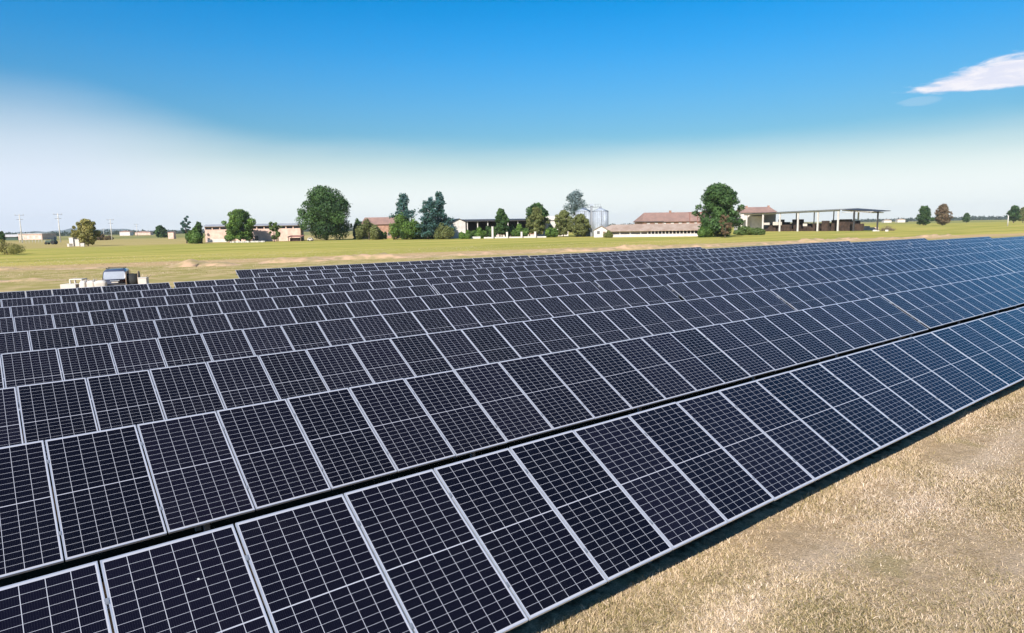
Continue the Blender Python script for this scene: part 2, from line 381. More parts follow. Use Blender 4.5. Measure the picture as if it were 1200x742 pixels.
# ------------------------------------------------------------------ solar tables
PW, PL, WP, TILT = 1.134, 2.094, 1.154, R(31.30)
def panel_material():
    m = bpy.data.materials.new('solar_cells'); m.use_nodes = True; t = NT(m.node_tree); p = t.n['Principled BSDF']
    tc = t.new('ShaderNodeTexCoord'); s = t.new('ShaderNodeSeparateXYZ'); t.put(s.inputs[0], tc.outputs['Object'])
    x, y = s.outputs[0], s.outputs[1]
    def lines(v, v0, pitch, half):
        f = t.m('FRACT', t.m('DIVIDE', t.m('SUBTRACT', v, v0), pitch)); d = t.m('MULTIPLY', t.m('MINIMUM', f, t.m('SUBTRACT', 1.0, f)), pitch)
        return t.m('LESS_THAN', d, half)
    x0 = .021; cw = (PW-2*x0)/6; ch = .0920; mid = PL/2
    vx = lines(x, x0, cw, .0027)
    ya = t.m('SUBTRACT', t.m('ABSOLUTE', t.m('SUBTRACT', y, mid)), .0045)      # both halves, measured from the middle
    hyl = lines(ya, 0.0, ch, .0016)
    l = t.m('MAXIMUM', vx, hyl)
    l = t.m('MAXIMUM', l, t.m('LESS_THAN', ya, 0.0))
    l = t.m('MAXIMUM', l, t.m('GREATER_THAN', ya, ch*11)); 
    l = t.m('MAXIMUM', l, t.m('LESS_THAN', x, x0)); l = t.m('MAXIMUM', l, t.m('GREATER_THAN', x, PW-x0))
    bus = lines(x, x0, cw/10, .0005)
    oi = t.new('ShaderNodeObjectInfo')
    g = t.new('ShaderNodeNewGeometry')
    dust = t.noise(g.outputs['Position'], 1.3, 6, .65)
    cell = t.mix(oi.outputs['Random'], (.0025, .0024, .0055), (.006, .0052, .011))
    cell = t.mix(t.m('MULTIPLY', bus, .25), cell, (.10, .10, .12))
    cell = t.mix(t.m('MULTIPLY', t.ramp(dust, 0.5, .85), .012), cell, (.35, .32, .28))
    c = t.mix(l, cell, (.40, .40, .44))
    spots = t.new('ShaderNodeTexVoronoi'); spots.inputs['Scale'].default_value = 1.1; t.put(spots.inputs['Vector'], g.outputs['Position'])
    c = t.mix(t.m('MULTIPLY', t.m('LESS_THAN', spots.outputs['Distance'], .012), .7), c, (.6, .6, .58))   # bird droppings
    t.put(p.inputs['Base Color'], c)
    t.put(p.inputs['Roughness'], t.m('MULTIPLY_ADD', t.ramp(dust, .3, .8), .10, .10))
    p.inputs['IOR'].default_value = 1.38; p.inputs['Specular IOR Level'].default_value = .32
    return m
MT['cells'] = panel_material()
lip = .012; th = .035
def ring(x0, x1, y0, y1, wdt, z0, z1):
    b = MB(); b.box(x0, x1, y0, y0+wdt, z0, z1); b.box(x0, x1, y1-wdt, y1, z0, z1)
    b.box(x0, x0+wdt, y0+wdt, y1-wdt, z0, z1); b.box(x1-wdt, x1, y0+wdt, y1-wdt, z0, z1); return b
g_ = MB(); g_.box(lip, PW-lip, lip, PL-lip, -.008, -.0015); panel_me = g_.mesh('panel', MT['cells'])
frame_me = ring(0, PW, 0, PL, lip, -th, 0).mesh('frame', MT['alu'])
clamp_me = MB().box(-.028, .006, -.03, .03, -.01, .005).mesh('clamp', MT['steel'])
def rail_mesh(n): return MB().box(-.05, n*WP+.03, -.03, .03, -.115, -.037).mesh('rail', MT['steel'])
rails = {}
def post_mesh(h): return MB().box(-.04, .04, -.03, .03, -.35, h).mesh('post', MT['steel'])
ORD = ['nearest row beside the dry grass', 'second row from the front', 'third row from the front', 'fourth row from the front', 'fifth row from the front',
       'sixth row from the front', 'seventh row from the front', 'eighth row from the front', 'third row from the back', 'second row from the back', 'hindmost row before the meadow']
ROWS = [  # x of seam 0, y of the lower edge, height of the lower edge, [(first seam, panels), ...]
 (.554, 4.880, .629, [(-3, 29)]),
 (.437, 9.521, .606, [(-3, 26), (23.15, 22)]),
 (.267, 14.128, .580, [(-4, 27), (23.2, 25), (48.35, 16)]),
 (.114, 18.754, .578, [(-4, 26), (22.2, 26), (48.4, 26)]),
 (.874, 23.372, .551, [(-5, 26), (21.3, 26), (47.55, 29), (76.85, 20)]),
 (.646, 27.981, .544, [(-5, 20), (15.2, 19), (34.6, 26), (60.8, 26), (87, 20)]),
 (.679, 32.588, .532, [(-5, 20), (15.2, 19), (34.4, 26), (60.6, 26), (86.8, 30)]),
 (1.618, 37.198, .506, [(-7, 21), (14.2, 19), (33.4, 26), (59.6, 26), (86.2, 28)]),
 (1.572, 41.812, .525, [(-8, 14), (6.2, 19), (25.5, 26), (51.7, 25), (76.9, 25)]),
 (15.129, 46.426, .511, [(0, 19), (19.2, 26), (45.4, 31)]),
 (14.911, 51.041, .487, [(0, 25), (25.15, 25)]),
]
jr = random.Random(5)
POSN = {1: [''], 2: [', left half', ', right half'], 3: [', left table', ', middle table', ', right table'],
        4: [', left table', ', second table from the left', ', third table from the left', ', rightmost table'],
        5: [', leftmost table', ', second table from the left', ', middle table', ', second table from the right', ', rightmost table']}
for k, (xo, Y, Z, tabs) in enumerate(ROWS):
    for j, (i0, n) in enumerate(tabs):
        dz = 0 if j == 0 and k < 9 else jr.choice([-1, 1])*jr.uniform(.012, .035)
        X = xo+i0*WP
        t = empty('solar_table', (X, Y, 0), 0, 'black solar panels, %s%s' % (ORD[k], POSN[len(tabs)][j]), 'solar panels', 'tables of solar panels in parallel rows')
        Zt = Z+dz; dt = jr.gauss(0, R(.12)) if not (k < 2 and j == 0) else 0
        ct, st = math.cos(TILT+dt), math.sin(TILT+dt)
        for i in range(n):
            p = link('panel', panel_me, t, (i*WP, jr.gauss(0, .0015), Zt+jr.gauss(0, .002)))
            p.rotation_euler = (TILT+dt+jr.gauss(0, R(.09)), jr.gauss(0, R(.07)), 0)
            link('frame', frame_me, p)
            if k < 2 and i > 0:
                for yy in (.42, 1.67): link('clamp', clamp_me, p, (0, yy, 0))
        if n not in rails: rails[n] = rail_mesh(n)
        for yy in (.45, 1.65):
            rl = link('rail', rails[n], t, (0, yy*ct, Zt+yy*st)); rl.rotation_euler = (TILT+dt, 0, 0)
        hf = Zt+.95*st-.12; hb = Zt+1.65*st-.12
        key = round(Zt, 2)
        mf = post_mesh(hf); mb = post_mesh(hb); m_ = max(3, n//4)
        for a in range(m_+1):
            px_ = .4+a*(n*WP-.8)/m_
            link('post', mf, t, (px_, .95*ct, 0)); link('post', mb, t, (px_, 1.65*ct, 0))

# ------------------------------------------------------------------ trees
def quads_mesh(name, P, N, sz, m, tint):
    """P centres, N normals, sz sizes: leaf-clump quads"""
    n = len(P); r = np.random.default_rng(n)
    t = r.normal(size=(n, 3)); t -= (t*N).sum(1, keepdims=True)*N; t /= np.linalg.norm(t, axis=1, keepdims=True)+1e-9
    b = np.cross(N, t); s = sz[:, None]; a = r.uniform(.55, 1.0, (n, 1))
    V = np.stack([P-t*s, P-b*s*a*.6+t*s*.15, P+t*s, P+b*s*a*.7-t*s*.1], 1).reshape(-1, 3)
    me = bpy.data.meshes.new(name); me.vertices.add(4*n); me.vertices.foreach_set('co', V.reshape(-1))
    me.loops.add(4*n); me.loops.foreach_set('vertex_index', np.arange(4*n))
    me.polygons.add(n); me.polygons.foreach_set('loop_start', np.arange(n)*4); me.polygons.foreach_set('loop_total', np.full(n, 4))
    me.update(calc_edges=True)
    at = me.attributes.new('tint', 'FLOAT', 'POINT'); at.data.foreach_set('value', np.repeat(tint, 4).astype(np.float32))
    me.materials.append(m); me.validate(); return me
def lobes_crown(lobes, n, leaf, seed, fill=.35, flat=1.0):
    """lobes: (x,y,z,rx,rz). Leaves near the surface of each lobe"""
    r = np.random.default_rng(seed); P = []; N = []; T = []
    vol = np.array([l[3]**2*l[4] for l in lobes])**.72; cnt = (n*vol/vol.sum()).astype(int)+6
    for l, c in zip(lobes, cnt):
        d = r.normal(size=(c, 3)); d /= np.linalg.norm(d, axis=1, keepdims=True)
        rr = 1-np.abs(r.normal(0, fill*.7, c)); rr = np.clip(rr, .1, 1)*(1+r.normal(0, .07, c))
        p = np.array(l[:3])+d*rr[:, None]*np.array([l[3], l[3], l[4]])
        nn = d*np.array([1, 1, 1])+r.normal(0, .55, (c, 3)); nn /= np.linalg.norm(nn, axis=1, keepdims=True)
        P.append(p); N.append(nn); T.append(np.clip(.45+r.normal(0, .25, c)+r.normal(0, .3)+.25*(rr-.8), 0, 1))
    P = np.concatenate(P); N = np.concatenate(N); T = np.concatenate(T)
    k = P[:, 2] > .15; P = P[k]; N = N[k]; T = T[k]
    return P, N, leaf*r.uniform(.5, 1.35, len(P)), T
def make_lobes(h, w_, base, seed, kind='round', top=None):
    r = random.Random(seed); L = []
    hc = h-base
    if kind == 'round':
        n = 30; k1, k2 = r.random()*6, r.random()*6
        for i in range(n):
            v = (i+.5)/n; z = base+hc*(.06+.82*v); a = i*2.4+r.random()*.9
            prof = math.sin(math.pi*min(1, .16+.84*v)**.85)**.6*(.92+.13*math.sin(a*2+k1+v*4)+.10*math.sin(v*11+k2))
            rad = w_*prof*(.42+.46*r.random()); s = w_*(.19+.19*r.random()); L.append((rad*math.cos(a)*.9, rad*math.sin(a)*.9, z, s*1.1, s*.9))
        for i in range(5): L.append((r.gauss(0, w_*.15), r.gauss(0, w_*.15), base+hc*(.2+.15*i), w_*.45, hc*.16))
        for i in range(18):                       # small sprays breaking the outline
            v = .15+.85*r.random(); a = r.random()*6.28; prof = math.sin(math.pi*min(1, .16+.84*v)**.85)**.6
            L.append((w_*prof*.86*math.cos(a), w_*prof*.86*math.sin(a), base+hc*(.04+.90*v), w_*.15, w_*.12))
    elif kind == 'irregular':
        n = 44; k1, k2, k3 = r.random()*6, r.random()*6, r.random()*6
        for i in range(n):
            v = (i+.5)/n; z = base+hc*(.05+.87*v); a = i*2.4+r.random()*.8
            prof = math.sin(math.pi*min(1, .17+.80*v))**.65*(.80+.18*math.sin(a*2+k1+v*5)+.14*math.sin(a*3+k2)+.12*math.sin(v*9+k3))
            rad = w_*prof*(.45+.45*r.random()); s = w_*(.13+.13*r.random()); L.append((rad*1.22*math.cos(a), rad*1.22*math.sin(a), z, s*1.2, s))
        for i in range(6): L.append((r.gauss(0, w_*.12), r.gauss(0, w_*.12), base+hc*(.15+.13*i), w_*.42, hc*.14))
        for i in range(5): a = r.random()*6.28; L.append((w_*.2*math.cos(a), w_*.2*math.sin(a), h-hc*(.05+.08*r.random()), w_*.16, hc*.06))
    elif kind == 'bush':
        for i in range(12):
            a = r.random()*6.28; rad = w_*r.random()**.6*.75; s = w_*(.22+.16*r.random())
            L.append((rad*math.cos(a), rad*math.sin(a)*.7, h*(.25+.4*r.random()*(1-rad/w_)), s, h*(.25+.15*r.random())))
        L.append((r.gauss(0, w_*.2), 0, h*.7, w_*.3, h*.28))
    elif kind == 'open':
        for i in range(26):
            v = r.random(); z = base+hc*(.1+.85*v); a = r.random()*6.28; rad = w_*math.sin(math.pi*(.15+.72*v))*(.45+.5*r.random())
            s = w_*(.12+.09*r.random()); L.append((rad*math.cos(a), rad*math.sin(a), z, s, s*.8))
    return L
def limbs(mb, h, w_, base, lobes, tr, seed, count=9):
    r = random.Random(seed); bend = (r.gauss(0, .03)*h, r.gauss(0, .03)*h)
    top = base+(h-base)*.55
    pts = [(0, 0, -.2), (bend[0]*.4, bend[1]*.4, base*.6+.3), (bend[0], bend[1], top)]
    mb.tube(pts[0], pts[1], tr*1.25, tr*.85, 8); mb.tube(pts[1], pts[2], tr*.85, tr*.35, 8)
    for l in r.sample(lobes, min(count, len(lobes))):
        z0 = base*.8+(top-base*.8)*r.random(); f = (z0)/(top+.01)
        s = (bend[0]*f, bend[1]*f, z0); e = (l[0]*.85, l[1]*.85, max(z0+.2, l[2])); m_ = ((s[0]+e[0])/2, (s[1]+e[1])/2, (s[2]+e[2])/2+.1*h*.3)
        mb.tube(s, m_, tr*.38, tr*.25, 6); mb.tube(m_, e, tr*.25, tr*.08, 6)
def tree(name, x, yb, yt, hw, kind, leafm, label, seed, cat='tree', n=9000, leaf=None, basef=.12, d=None, group=None, fill=.35):
    d = d or dep(x, yb); sc = d/F; h = (yb-yt)*sc; wd = hw*sc; base = h*basef
    if CAMZ*F/d < 0: pass
    loc, rz = frame_at(x, d)
    t = empty(name, loc, rz, label, cat, group)
    L = make_lobes(h, wd, base, seed, kind)
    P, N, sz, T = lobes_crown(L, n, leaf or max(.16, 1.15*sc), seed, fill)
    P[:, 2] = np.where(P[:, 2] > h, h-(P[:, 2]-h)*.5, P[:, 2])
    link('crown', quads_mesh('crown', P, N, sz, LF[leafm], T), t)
    mb = MB(); limbs(mb, h, wd, base, L, max(.08, h*.022), seed); mb.build('trunk', MT['bark'], t)
    return t
def cedar(x, yb, yt, hw, label, seed, n=8000, d=None, lean=0):
    d = d or dep(x, yb); sc = d/F; h = (yb-yt)*sc; wd = hw*sc; loc, rz = frame_at(x, d)
    t = empty('cedar_tree', loc, rz, label, 'tree', 'blue green cedars in front of the barns'); r = random.Random(seed)
    P = []; N = []; mb = MB(); T = []; rg = np.random.default_rng(seed)
    mb.tube((0, 0, -.2), (lean*.5, 0, h*.5), h*.022, h*.014, 8); mb.tube((lean*.5, 0, h*.5), (lean, 0, h*.97), h*.014, h*.003, 8)
    tiers = 10
    for i in range(tiers):
        v = (i+.6)/tiers; z = h*(.08+.9*v); reach = wd*(1.15-.62*v)*(.55+.65*r.random()); nb = 6 if v < .6 else 5; a0 = r.random()*6
        if v > .93: reach = wd*.26
        for b in range(nb):
            a = a0+b*6.283/nb+r.gauss(0, .25); rc = reach*(.45+.6*r.random()); cx = lean*v
            e = Vector((cx+rc*math.cos(a), rc*math.sin(a), z+rc*.10+r.gauss(0, .1))); s0 = Vector((cx, 0, z-rc*.12))
            mb.tube(s0, e, h*.006, h*.002, 5)
            c = max(10, int(n/(tiers*6)*(rc/wd+.25)*1.7))
            u = rg.uniform(.15, 1.05, c)**.8; side = rg.normal(0, .17, c)*rc*(.5+u*.6)
            dx, dy = math.cos(a), math.sin(a)
            q = np.stack([s0.x+(e.x-s0.x)*u-dy*side, s0.y+(e.y-s0.y)*u+dx*side, s0.z+(e.z-s0.z)*u+rg.normal(0, .024*h, c)-.025*h*u*u], 1)
            nn = rg.normal(0, .55, (c, 3)); nn[:, 2] += .8; nn[:, 0] += dx*.4; nn[:, 1] += dy*.4; nn /= np.linalg.norm(nn, axis=1, keepdims=True)
            P.append(q); N.append(nn); T.append(np.clip(rg.normal(.3+.5*v, .25, c), 0, 1))
    P = np.concatenate(P); N = np.concatenate(N); T = np.concatenate(T)
    link('crown', quads_mesh('crown', P, N, 1.15*sc*rg.uniform(.5, 1.3, len(P)), LF['cedar'], T), t)
    mb.build('trunk', MT['bark'], t)
FG = 'trees round the farm buildings'
tree('broadleaf_tree', 382, 281.5, 217, 33, 'round', 'dark', 'largest dark green broadleaf tree with a dense domed crown', 3, n=26000, leaf=.42, basef=.07, group=FG)
tree('broadleaf_tree', 281, 284, 245, 20, 'irregular', 'green', 'bushy green tree in front of the long pink barn', 4, n=13000, basef=.06, group=FG)
tree('young_tree', 321, 283.5, 260, 9.5, 'open', 'light', 'small thin pale green tree before the middle of the pink barn', 5, n=3600, basef=.1, group=FG)
tree('shrub', 229, 285.5, 266, 14, 'bush', 'green', 'low spreading green shrub at the left end of the pink barn', 6, 'shrub', n=8000, group=FG)
tree('young_tree', 218, 285, 253, 6.5, 'open', 'cedar', 'slim dark tree standing up out of the shrub left of the pink barn', 7, n=3000, basef=.3, group=FG)
tree('young_tree', 233, 284, 260, 5.5, 'irregular', 'dark', 'small dark round tree at the left corner of the pink barn', 8, n=2200, group=FG)
tree('shrub', 432, 281, 256, 17, 'bush', 'olive', 'light olive shrub right of the largest tree', 9, 'shrub', n=8000, group=FG)
tree('shrub', 420, 280.5, 256, 9, 'bush', 'dark', 'dark shrub against the right flank of the largest tree', 10, 'shrub', n=4000, d=300, group=FG)
cedar(474, 280.5, 227, 20, 'left cedar with a tufted blue green top', 11)
cedar(501, 280.5, 231, 19, 'middle cedar, the shortest and widest of the three', 12, lean=1.5)
cedar(518, 280, 225, 16, 'right cedar, tallest of the three with a bent tip', 13, lean=-1)
tree('shrub', 474, 280.8, 249, 23, 'bush', 'green', 'deep green shrub under the left cedar', 14, 'shrub', n=9000, group=FG)
tree('shrub', 495, 280.3, 257, 19, 'bush', 'dark', 'dark undergrowth shrub under the middle cedar', 15, 'shrub', n=4500, group=FG)
tree('shrub', 519, 280.3, 261, 14, 'bush', 'olive', 'olive shrub between the right cedar and the white gable', 16, 'shrub', n=4500, group=FG)
tree('shrub', 546, 279, 268.5, 9, 'bush', 'green', 'low green shrub at the foot of the white gable', 51, 'shrub', n=3500, d=258, group=FG)
tree('shrub', 575, 277.5, 263, 8, 'bush', 'dark', 'dark shrub behind the tall slim white pillar', 52, 'shrub', n=3500, d=266, group=FG)
tree('shrub', 599, 277, 262, 9, 'bush', 'dark', 'dark shrub right of the upright dark tree', 53, 'shrub', n=3500, d=266, group=FG)
tree('shrub', 645, 278, 264, 9, 'bush', 'green', 'green shrub hiding the door of the white outbuilding', 54, 'shrub', n=3500, d=262, group=FG)
tree('shrub', 446, 281, 268, 8, 'bush', 'green', 'small green shrub before the brick house door', 55, 'shrub', n=3000, d=275, group=FG)
tree('shrub', 712, 278.5, 270, 7, 'bush', 'olive', 'low olive shrub in front of the small gabled house', 56, 'shrub', n=2500, d=236, group=FG)
tree('shrub', 560, 274.5, 261, 11, 'bush', 'green', 'clipped dome of green shrub before the open barn, nearest the white gable', 17, 'shrub', n=4500, d=262, group=FG)
tree('broadleaf_tree', 588, 276, 241, 9.5, 'irregular', 'dark', 'upright dark tree rising over the open barn roof', 18, n=7000, d=262, group=FG)
tree('shrub', 609, 275, 258, 11, 'bush', 'green', 'green shrub between the two trees of the open barn', 19, 'shrub', n=5000, d=262, group=FG)
tree('broadleaf_tree', 629, 276, 236, 15, 'round', 'dark', 'dark broad topped tree behind an olive one, right of the open barn', 20, n=9000, d=270, basef=.35, group=FG)
tree('broadleaf_tree', 629, 278, 242, 12, 'irregular', 'olive', 'olive leaved tree in front of the dark broad topped one', 21, n=7000, d=262, group=FG)
tree('broadleaf_tree', 660, 277.5, 246, 11, 'irregular', 'olive', 'olive green tree left of the silos', 22, n=7000, basef=.06, group=FG)
tree('broadleaf_tree', 680, 277.5, 251, 12.5, 'irregular', 'olive', 'low olive green tree just before the silos', 23, n=7000, basef=.05, group=FG)
tree('poplar_tree', 675, 275, 223, 15, 'round', 'pale', 'airy pale blue grey tree standing behind the silos', 24, n=3300, fill=.5, basef=.42, d=330, group=FG)
tree('broadleaf_tree', 842, 277.5, 213, 30, 'round', 'dark', 'large dark tree between the long tiled byre and the open shed', 25, n=17000, leaf=.42, basef=.05, group=FG)
tree('young_tree', 850, 278.5, 252, 8, 'open', 'brown', 'thin brownish young tree on the near side of the large dark tree', 26, n=3000, basef=.1, group=FG)
tree('shrub', 826, 278, 262, 12, 'bush', 'green', 'green shrub at the right end of the long tiled byre', 27, 'shrub', n=5000, group=FG)
tree('shrub', 880, 275.5, 264.5, 22, 'bush', 'light', 'low sprawling pale green shrub left of the open shed', 28, 'shrub', n=7000, group=FG)
tree('broadleaf_tree', 102, 288.5, 257, 12.5, 'irregular', 'ochre', 'ochre and olive tree at the field edge beside white boxes', 29, n=9000, basef=.06, group='trees on the open fields')
tree('young_tree', 89, 287, 265, 6, 'open', 'ochre', 'thin pale tree leaning on the left of the ochre tree', 30, n=2500, basef=.1, group='trees on the open fields')
tree('shrub', 118, 281.5, 275, 8, 'bush', 'brown', 'low russet hedge right of the ochre tree', 31, 'shrub', n=2500, group='trees on the open fields')
tree('shrub', 127, 281, 276, 5, 'bush', 'brown', 'small dark russet bush beside the third power pole', 131, 'shrub', n=1500, group='trees on the open fields')
tree('broadleaf_tree', 188, 278.5, 264.5, 7.5, 'round', 'dark', 'small square topped tree left of a pink hut', 32, n=3500, basef=.05, group='trees on the open fields')
tree('shrub', 6, 303, 284, 27, 'bush', 'ochre', 'dry ochre bush at the far left edge of the field', 33, 'shrub', n=9000, leaf=.12, d=150, group='trees on the open fields')
tree('shrub', 2, 288, 271, 3, 'irregular', 'dark', 'narrow dark bush cut by the left edge of the photo', 34, 'shrub', n=2500, group='trees on the open fields')
RG = 'trees on the plain to the right of the open shed'
tree('broadleaf_tree', 1083, 264.3, 241, 9.5, 'irregular', 'dark', 'dark pointed tree, left of the pair right of the open shed', 35, n=6500, leaf=.5, basef=.05, group=RG)
tree('broadleaf_tree', 1105, 264.3, 239, 10, 'round', 'brown', 'brown leaved round tree, right of the pair', 36, n=7000, leaf=.5, basef=.06, group=RG)
tree('broadleaf_tree', 1132.5, 261.3, 249.5, 4.8, 'round', 'dark', 'small round tree alone between the brown tree and the right edge', 37, n=3000, leaf=.6, group=RG)
tree('broadleaf_tree', 1188, 261.5, 240.5, 8, 'round', 'dark', 'dark rounded tree at the right edge behind a white pole', 38, n=5000, leaf=.6, group=RG)
tree('broadleaf_tree', 1199, 261.2, 243, 8, 'round', 'olive', 'grey olive tree cut by the right edge of the photo', 39, n=5000, leaf=.6, group=RG)
tree('shrub', 1062.5, 260.7, 256.8, 1.8, 'bush', 'far', 'tiny dark bush far off between the shed and the dark pointed tree', 40, 'shrub', n=500, leaf=.9, group=RG)
# dead brushwood heap right of the shed
b_ = gp(1040, dep(1040, 270.5)); t = empty('brushwood_heap', b_, 0, 'heap of grey brown dead branches right of the open shed', 'brushwood')
mb = MB(); r = random.Random(4)
for i in range(260):
    a = r.random()*6.28; d = r.random()**.6*3.6; x_, y_ = d*math.cos(a), d*math.sin(a)*.7; z_ = max(.1, (1-d/3.8)*2.6*r.random()); q = r.random()*6.28; ln = .5+r.random()*1.6
    mb.tube((x_, y_, z_), (x_+ln*math.cos(q), y_+ln*math.sin(q), z_+r.uniform(-.2, 1.0)), .05, .015, 5)
mb.build('branches', MT['wood'], t)

# far belts of trees, too many to count
def belt(name, segs, label, n, seed):
    r = np.random.default_rng(seed); P = []; N = []
    for (x0, x1, d0, d1, hpx) in segs:
        c = max(20, int((x1-x0)*n)); xs_ = r.uniform(x0, x1, c)
        hv = .45+.35*np.sin(xs_*.9+r.uniform(0, 6))*np.sin(xs_*.31+r.uniform(0, 6))+r.uniform(-.25, .25, c)
        for xx, h_ in zip(xs_, hv):
            d = d0+(d1-d0)*(xx-x0)/(x1-x0)+r.normal(0, d0*.01); g = gp(xx, d); hh = max(.15, h_)*hpx*d/F
            m_ = 7; q = np.empty((m_, 3)); q[:, 0] = g.x+r.normal(0, hh*.5, m_); q[:, 1] = g.y+r.normal(0, hh*.5, m_); q[:, 2] = np.abs(r.uniform(0, hh, m_))
            P.append(q)
    P = np.concatenate(P); N = r.normal(size=P.shape); N[:, 2] += .5; N /= np.linalg.norm(N, axis=1, keepdims=True)
    sz = r.uniform(1.2, 3.2, len(P))*(np.linalg.norm(P[:, :2], axis=1)/1500)
    tag(link(name, quads_mesh(name, P, N, sz, LF['far'], r.uniform(0, 1, len(P)))), label, 'distant trees', None, 'stuff')
belt('distant_trees', [(-30, 60, 1500, 1500, 4), (55, 110, 1100, 1100, 6), (110, 260, 1300, 1300, 5.5), (340, 420, 1300, 1300, 4)], 'dark line of distant trees on the left horizon', 5, 1)
belt('distant_trees', [(700, 760, 900, 900, 5), (1000, 1080, 2200, 2200, 4), (1090, 1260, 2200, 2200, 5)], 'blue line of distant woods on the right horizon', 6, 2)

# ------------------------------------------------------------------ buildings
def bframe(name, x0, x1, d0, d1, label, cat='building', group=None):
    """building base whose local x runs from ground point (x0,d0) to (x1,d1); returns empty, length"""
    a = gp(x0, d0); b = gp(x1, d1); v = b-a
    return empty(name, a, math.atan2(v.y, v.x), label, cat, group), v.length
def window(parent, x0, x1, z0, z1, y=-.03, fm='white', gm='glassdark'):
    f = MB(); f.box(x0-.08, x1+.08, y-.06, y, z0-.08, z0); f.box(x0-.08, x1+.08, y-.06, y, z1, z1+.08); f.box(x0-.08, x0, y-.06, y, z0, z1); f.box(x1, x1+.08, y-.06, y, z0, z1)
    f.box((x0+x1)/2-.03, (x0+x1)/2+.03, y-.06, y, z0, z1)
    w_ = f.build('window', MT[fm], parent); MB().box(x0, x1, y-.02, y+.01, z0, z1).build('pane', MT[gm], w_)
def hs_(x, y, d): return CAMZ-(y-hy(x))*d/F      # height that shows at row y

# 1 long pink barn
D = 268; B, L = bframe('long_barn', 240, 352, D, D+6, 'long low pinkish barn with a grey sheet roof behind the bushy tree', 'barn')
H = hs_(290, 265, D); 
w_ = MB(); w_.box(0, L, 0, 9, -.2, H-1.2); w_.box(0, L, .02, 9, H-.3, H)
for i in range(14): w_.box(i*L/13-.2 if i else 0, min(L, i*L/13+.2), .01, .5, H-1.2, H-.3)
w_.build('wall', MT['pinkwall'], B)
MB().box(.1, L-.1, .55, 8.9, H-1.2, H-.31).build('window_band', MT['glassdark'], B)
rf = MB(); rf.slab([(-.5, -.7, H+.1), (L+.5, -.7, H+.1), (L+.5, 4.5, H+.85), (-.5, 4.5, H+.85)], .14); rf.slab([(-.5, 4.5, H+.853), (L+.5, 4.5, H+.853), (L+.5, 9.7, H+.1), (-.5, 9.7, H+.1)], .14)
rf.build('roof', MT['greycorr'], B)
MB().box(.6, 8.5, -.12, -.005, 0, 1.3).build('plinth', MT['white'], B)
for a in (10.2, 19, 27): MB().box(a, a+1.3, -.07, -.004, 0, 2.3).build('door', MT['wood'], B)
# lean-to
B2, L2 = bframe('lean_to', 337, 352, D-6, D-6, 'small dark open lean-to at the right end of the pink barn', 'shed')
mb = MB(); mb.box(0, .2, 0, .2, 0, 1.7); mb.box(L2-.2, L2, 0, .2, 0, 1.7); mb.box(0, .2, 4, 4.2, 0, 2.2); mb.box(L2-.2, L2, 4, 4.2, 0, 2.2); mb.build('posts', MT['wood'], B2)
MB().slab([(-.3, -.4, 1.75), (L2+.3, -.4, 1.75), (L2+.3, 4.5, 2.3), (-.3, 4.5, 2.3)], .12).build('roof', MT['rust'], B2)
MB().box(.4, L2-.4, 1, 3.5, 0, 1.3).build('stored_bales', MT['hay'], B2)
p_, rz = frame_at(363, 262); t = empty('white_car', p_, rz, 'white car parked in the shade right of the dark lean-to', 'car')
mb = MB(); mb.prism([(-1.0, .25), (1.0, .25), (1.0, .8), (.85, .85), (.6, 1.35), (-.5, 1.38), (-.8, .9), (-1.0, .85)], -.8, .8); mb.build('body', MT['whitebag'], t, .05)
for sx_ in (-.6, .6):
    for sy in (-.78, .78): MB().tube((sx_, sy-.08, .3), (sx_, sy+.08, .3), .3, n=14).build('wheel', MT['rubber'], t)
MB().prism([(-.5, .92), (.62, .92), (.48, 1.26), (-.42, 1.28)], -.815, -.79).build('side_window', MT['glassdark'], t)

# pink hut far left
B, L = bframe('pink_hut', 196.5, 203, 420, 420, 'tiny pink hut right of the small square topped tree', 'hut')
MB().box(0, L, 0, 3, 0, 4.0).build('wall', MT['pinkwall'], B); MB().slab([(-.2, -.2, 4.1), (L+.2, -.2, 4.1), (L+.2, 3.2, 4.5), (-.2, 3.2, 4.5)], .1).build('roof', MT['tile'], B)
# low far halls left
B, L = bframe('low_hall', -14, 20, 520, 500, 'long low hall with a white roof at the far left', 'warehouse')
MB().box(0, L, 0, 20, 0, 2.5).build('wall', MT['greenpaint'], B); rf = MB(); rf.slab([(-.5, -1, 2.6), (L+.5, -1, 2.6), (L+.5, 10, 4.2), (-.5, 10, 4.2)], .2); rf.slab([(-.5, 10, 4.203), (L+.5, 10, 4.203), (L+.5, 21, 2.6), (-.5, 21, 2.6)], .2); rf.build('roof', MT['white'], B)
B, L = bframe('low_hall', 21, 49, 500, 500, 'low pale pink hall between the two left power poles', 'warehouse')
MB().box(0, L, 0, 16, 0, 4.4).build('wall', MT['pinkwall'], B); MB().slab([(-.5, -.5, 4.7), (L+.5, -.5, 4.7), (L+.5, 17, 4.9), (-.5, 17, 4.9)], .3).build('roof', MT['white'], B)
for a in range(4): MB().box(2+a*4.4, 4+a*4.4, -.06, -.004, .5, 3).build('door', MT['concrete'], B)
for x0, x1, dd, hh, m_ in ((140, 152, 900, 5, 'white'), (158, 176, 950, 4, 'pinkwall')):
    B, L = bframe('distant_house', x0, x1, dd, dd, 'distant low %s house on the left horizon' % ('white' if m_ == 'white' else 'pink'), 'house')
    MB().box(0, L, 0, 8, 0, hh).build('wall', MT[m_], B); rf = MB(); rf.prism([(-.4, hh), (L+.4, hh), (L+.4, hh+.2), (L*.5, hh+1.6), (-.4, hh+.2)], -.5, 8.5); rf.build('roof', MT['tile'], B)

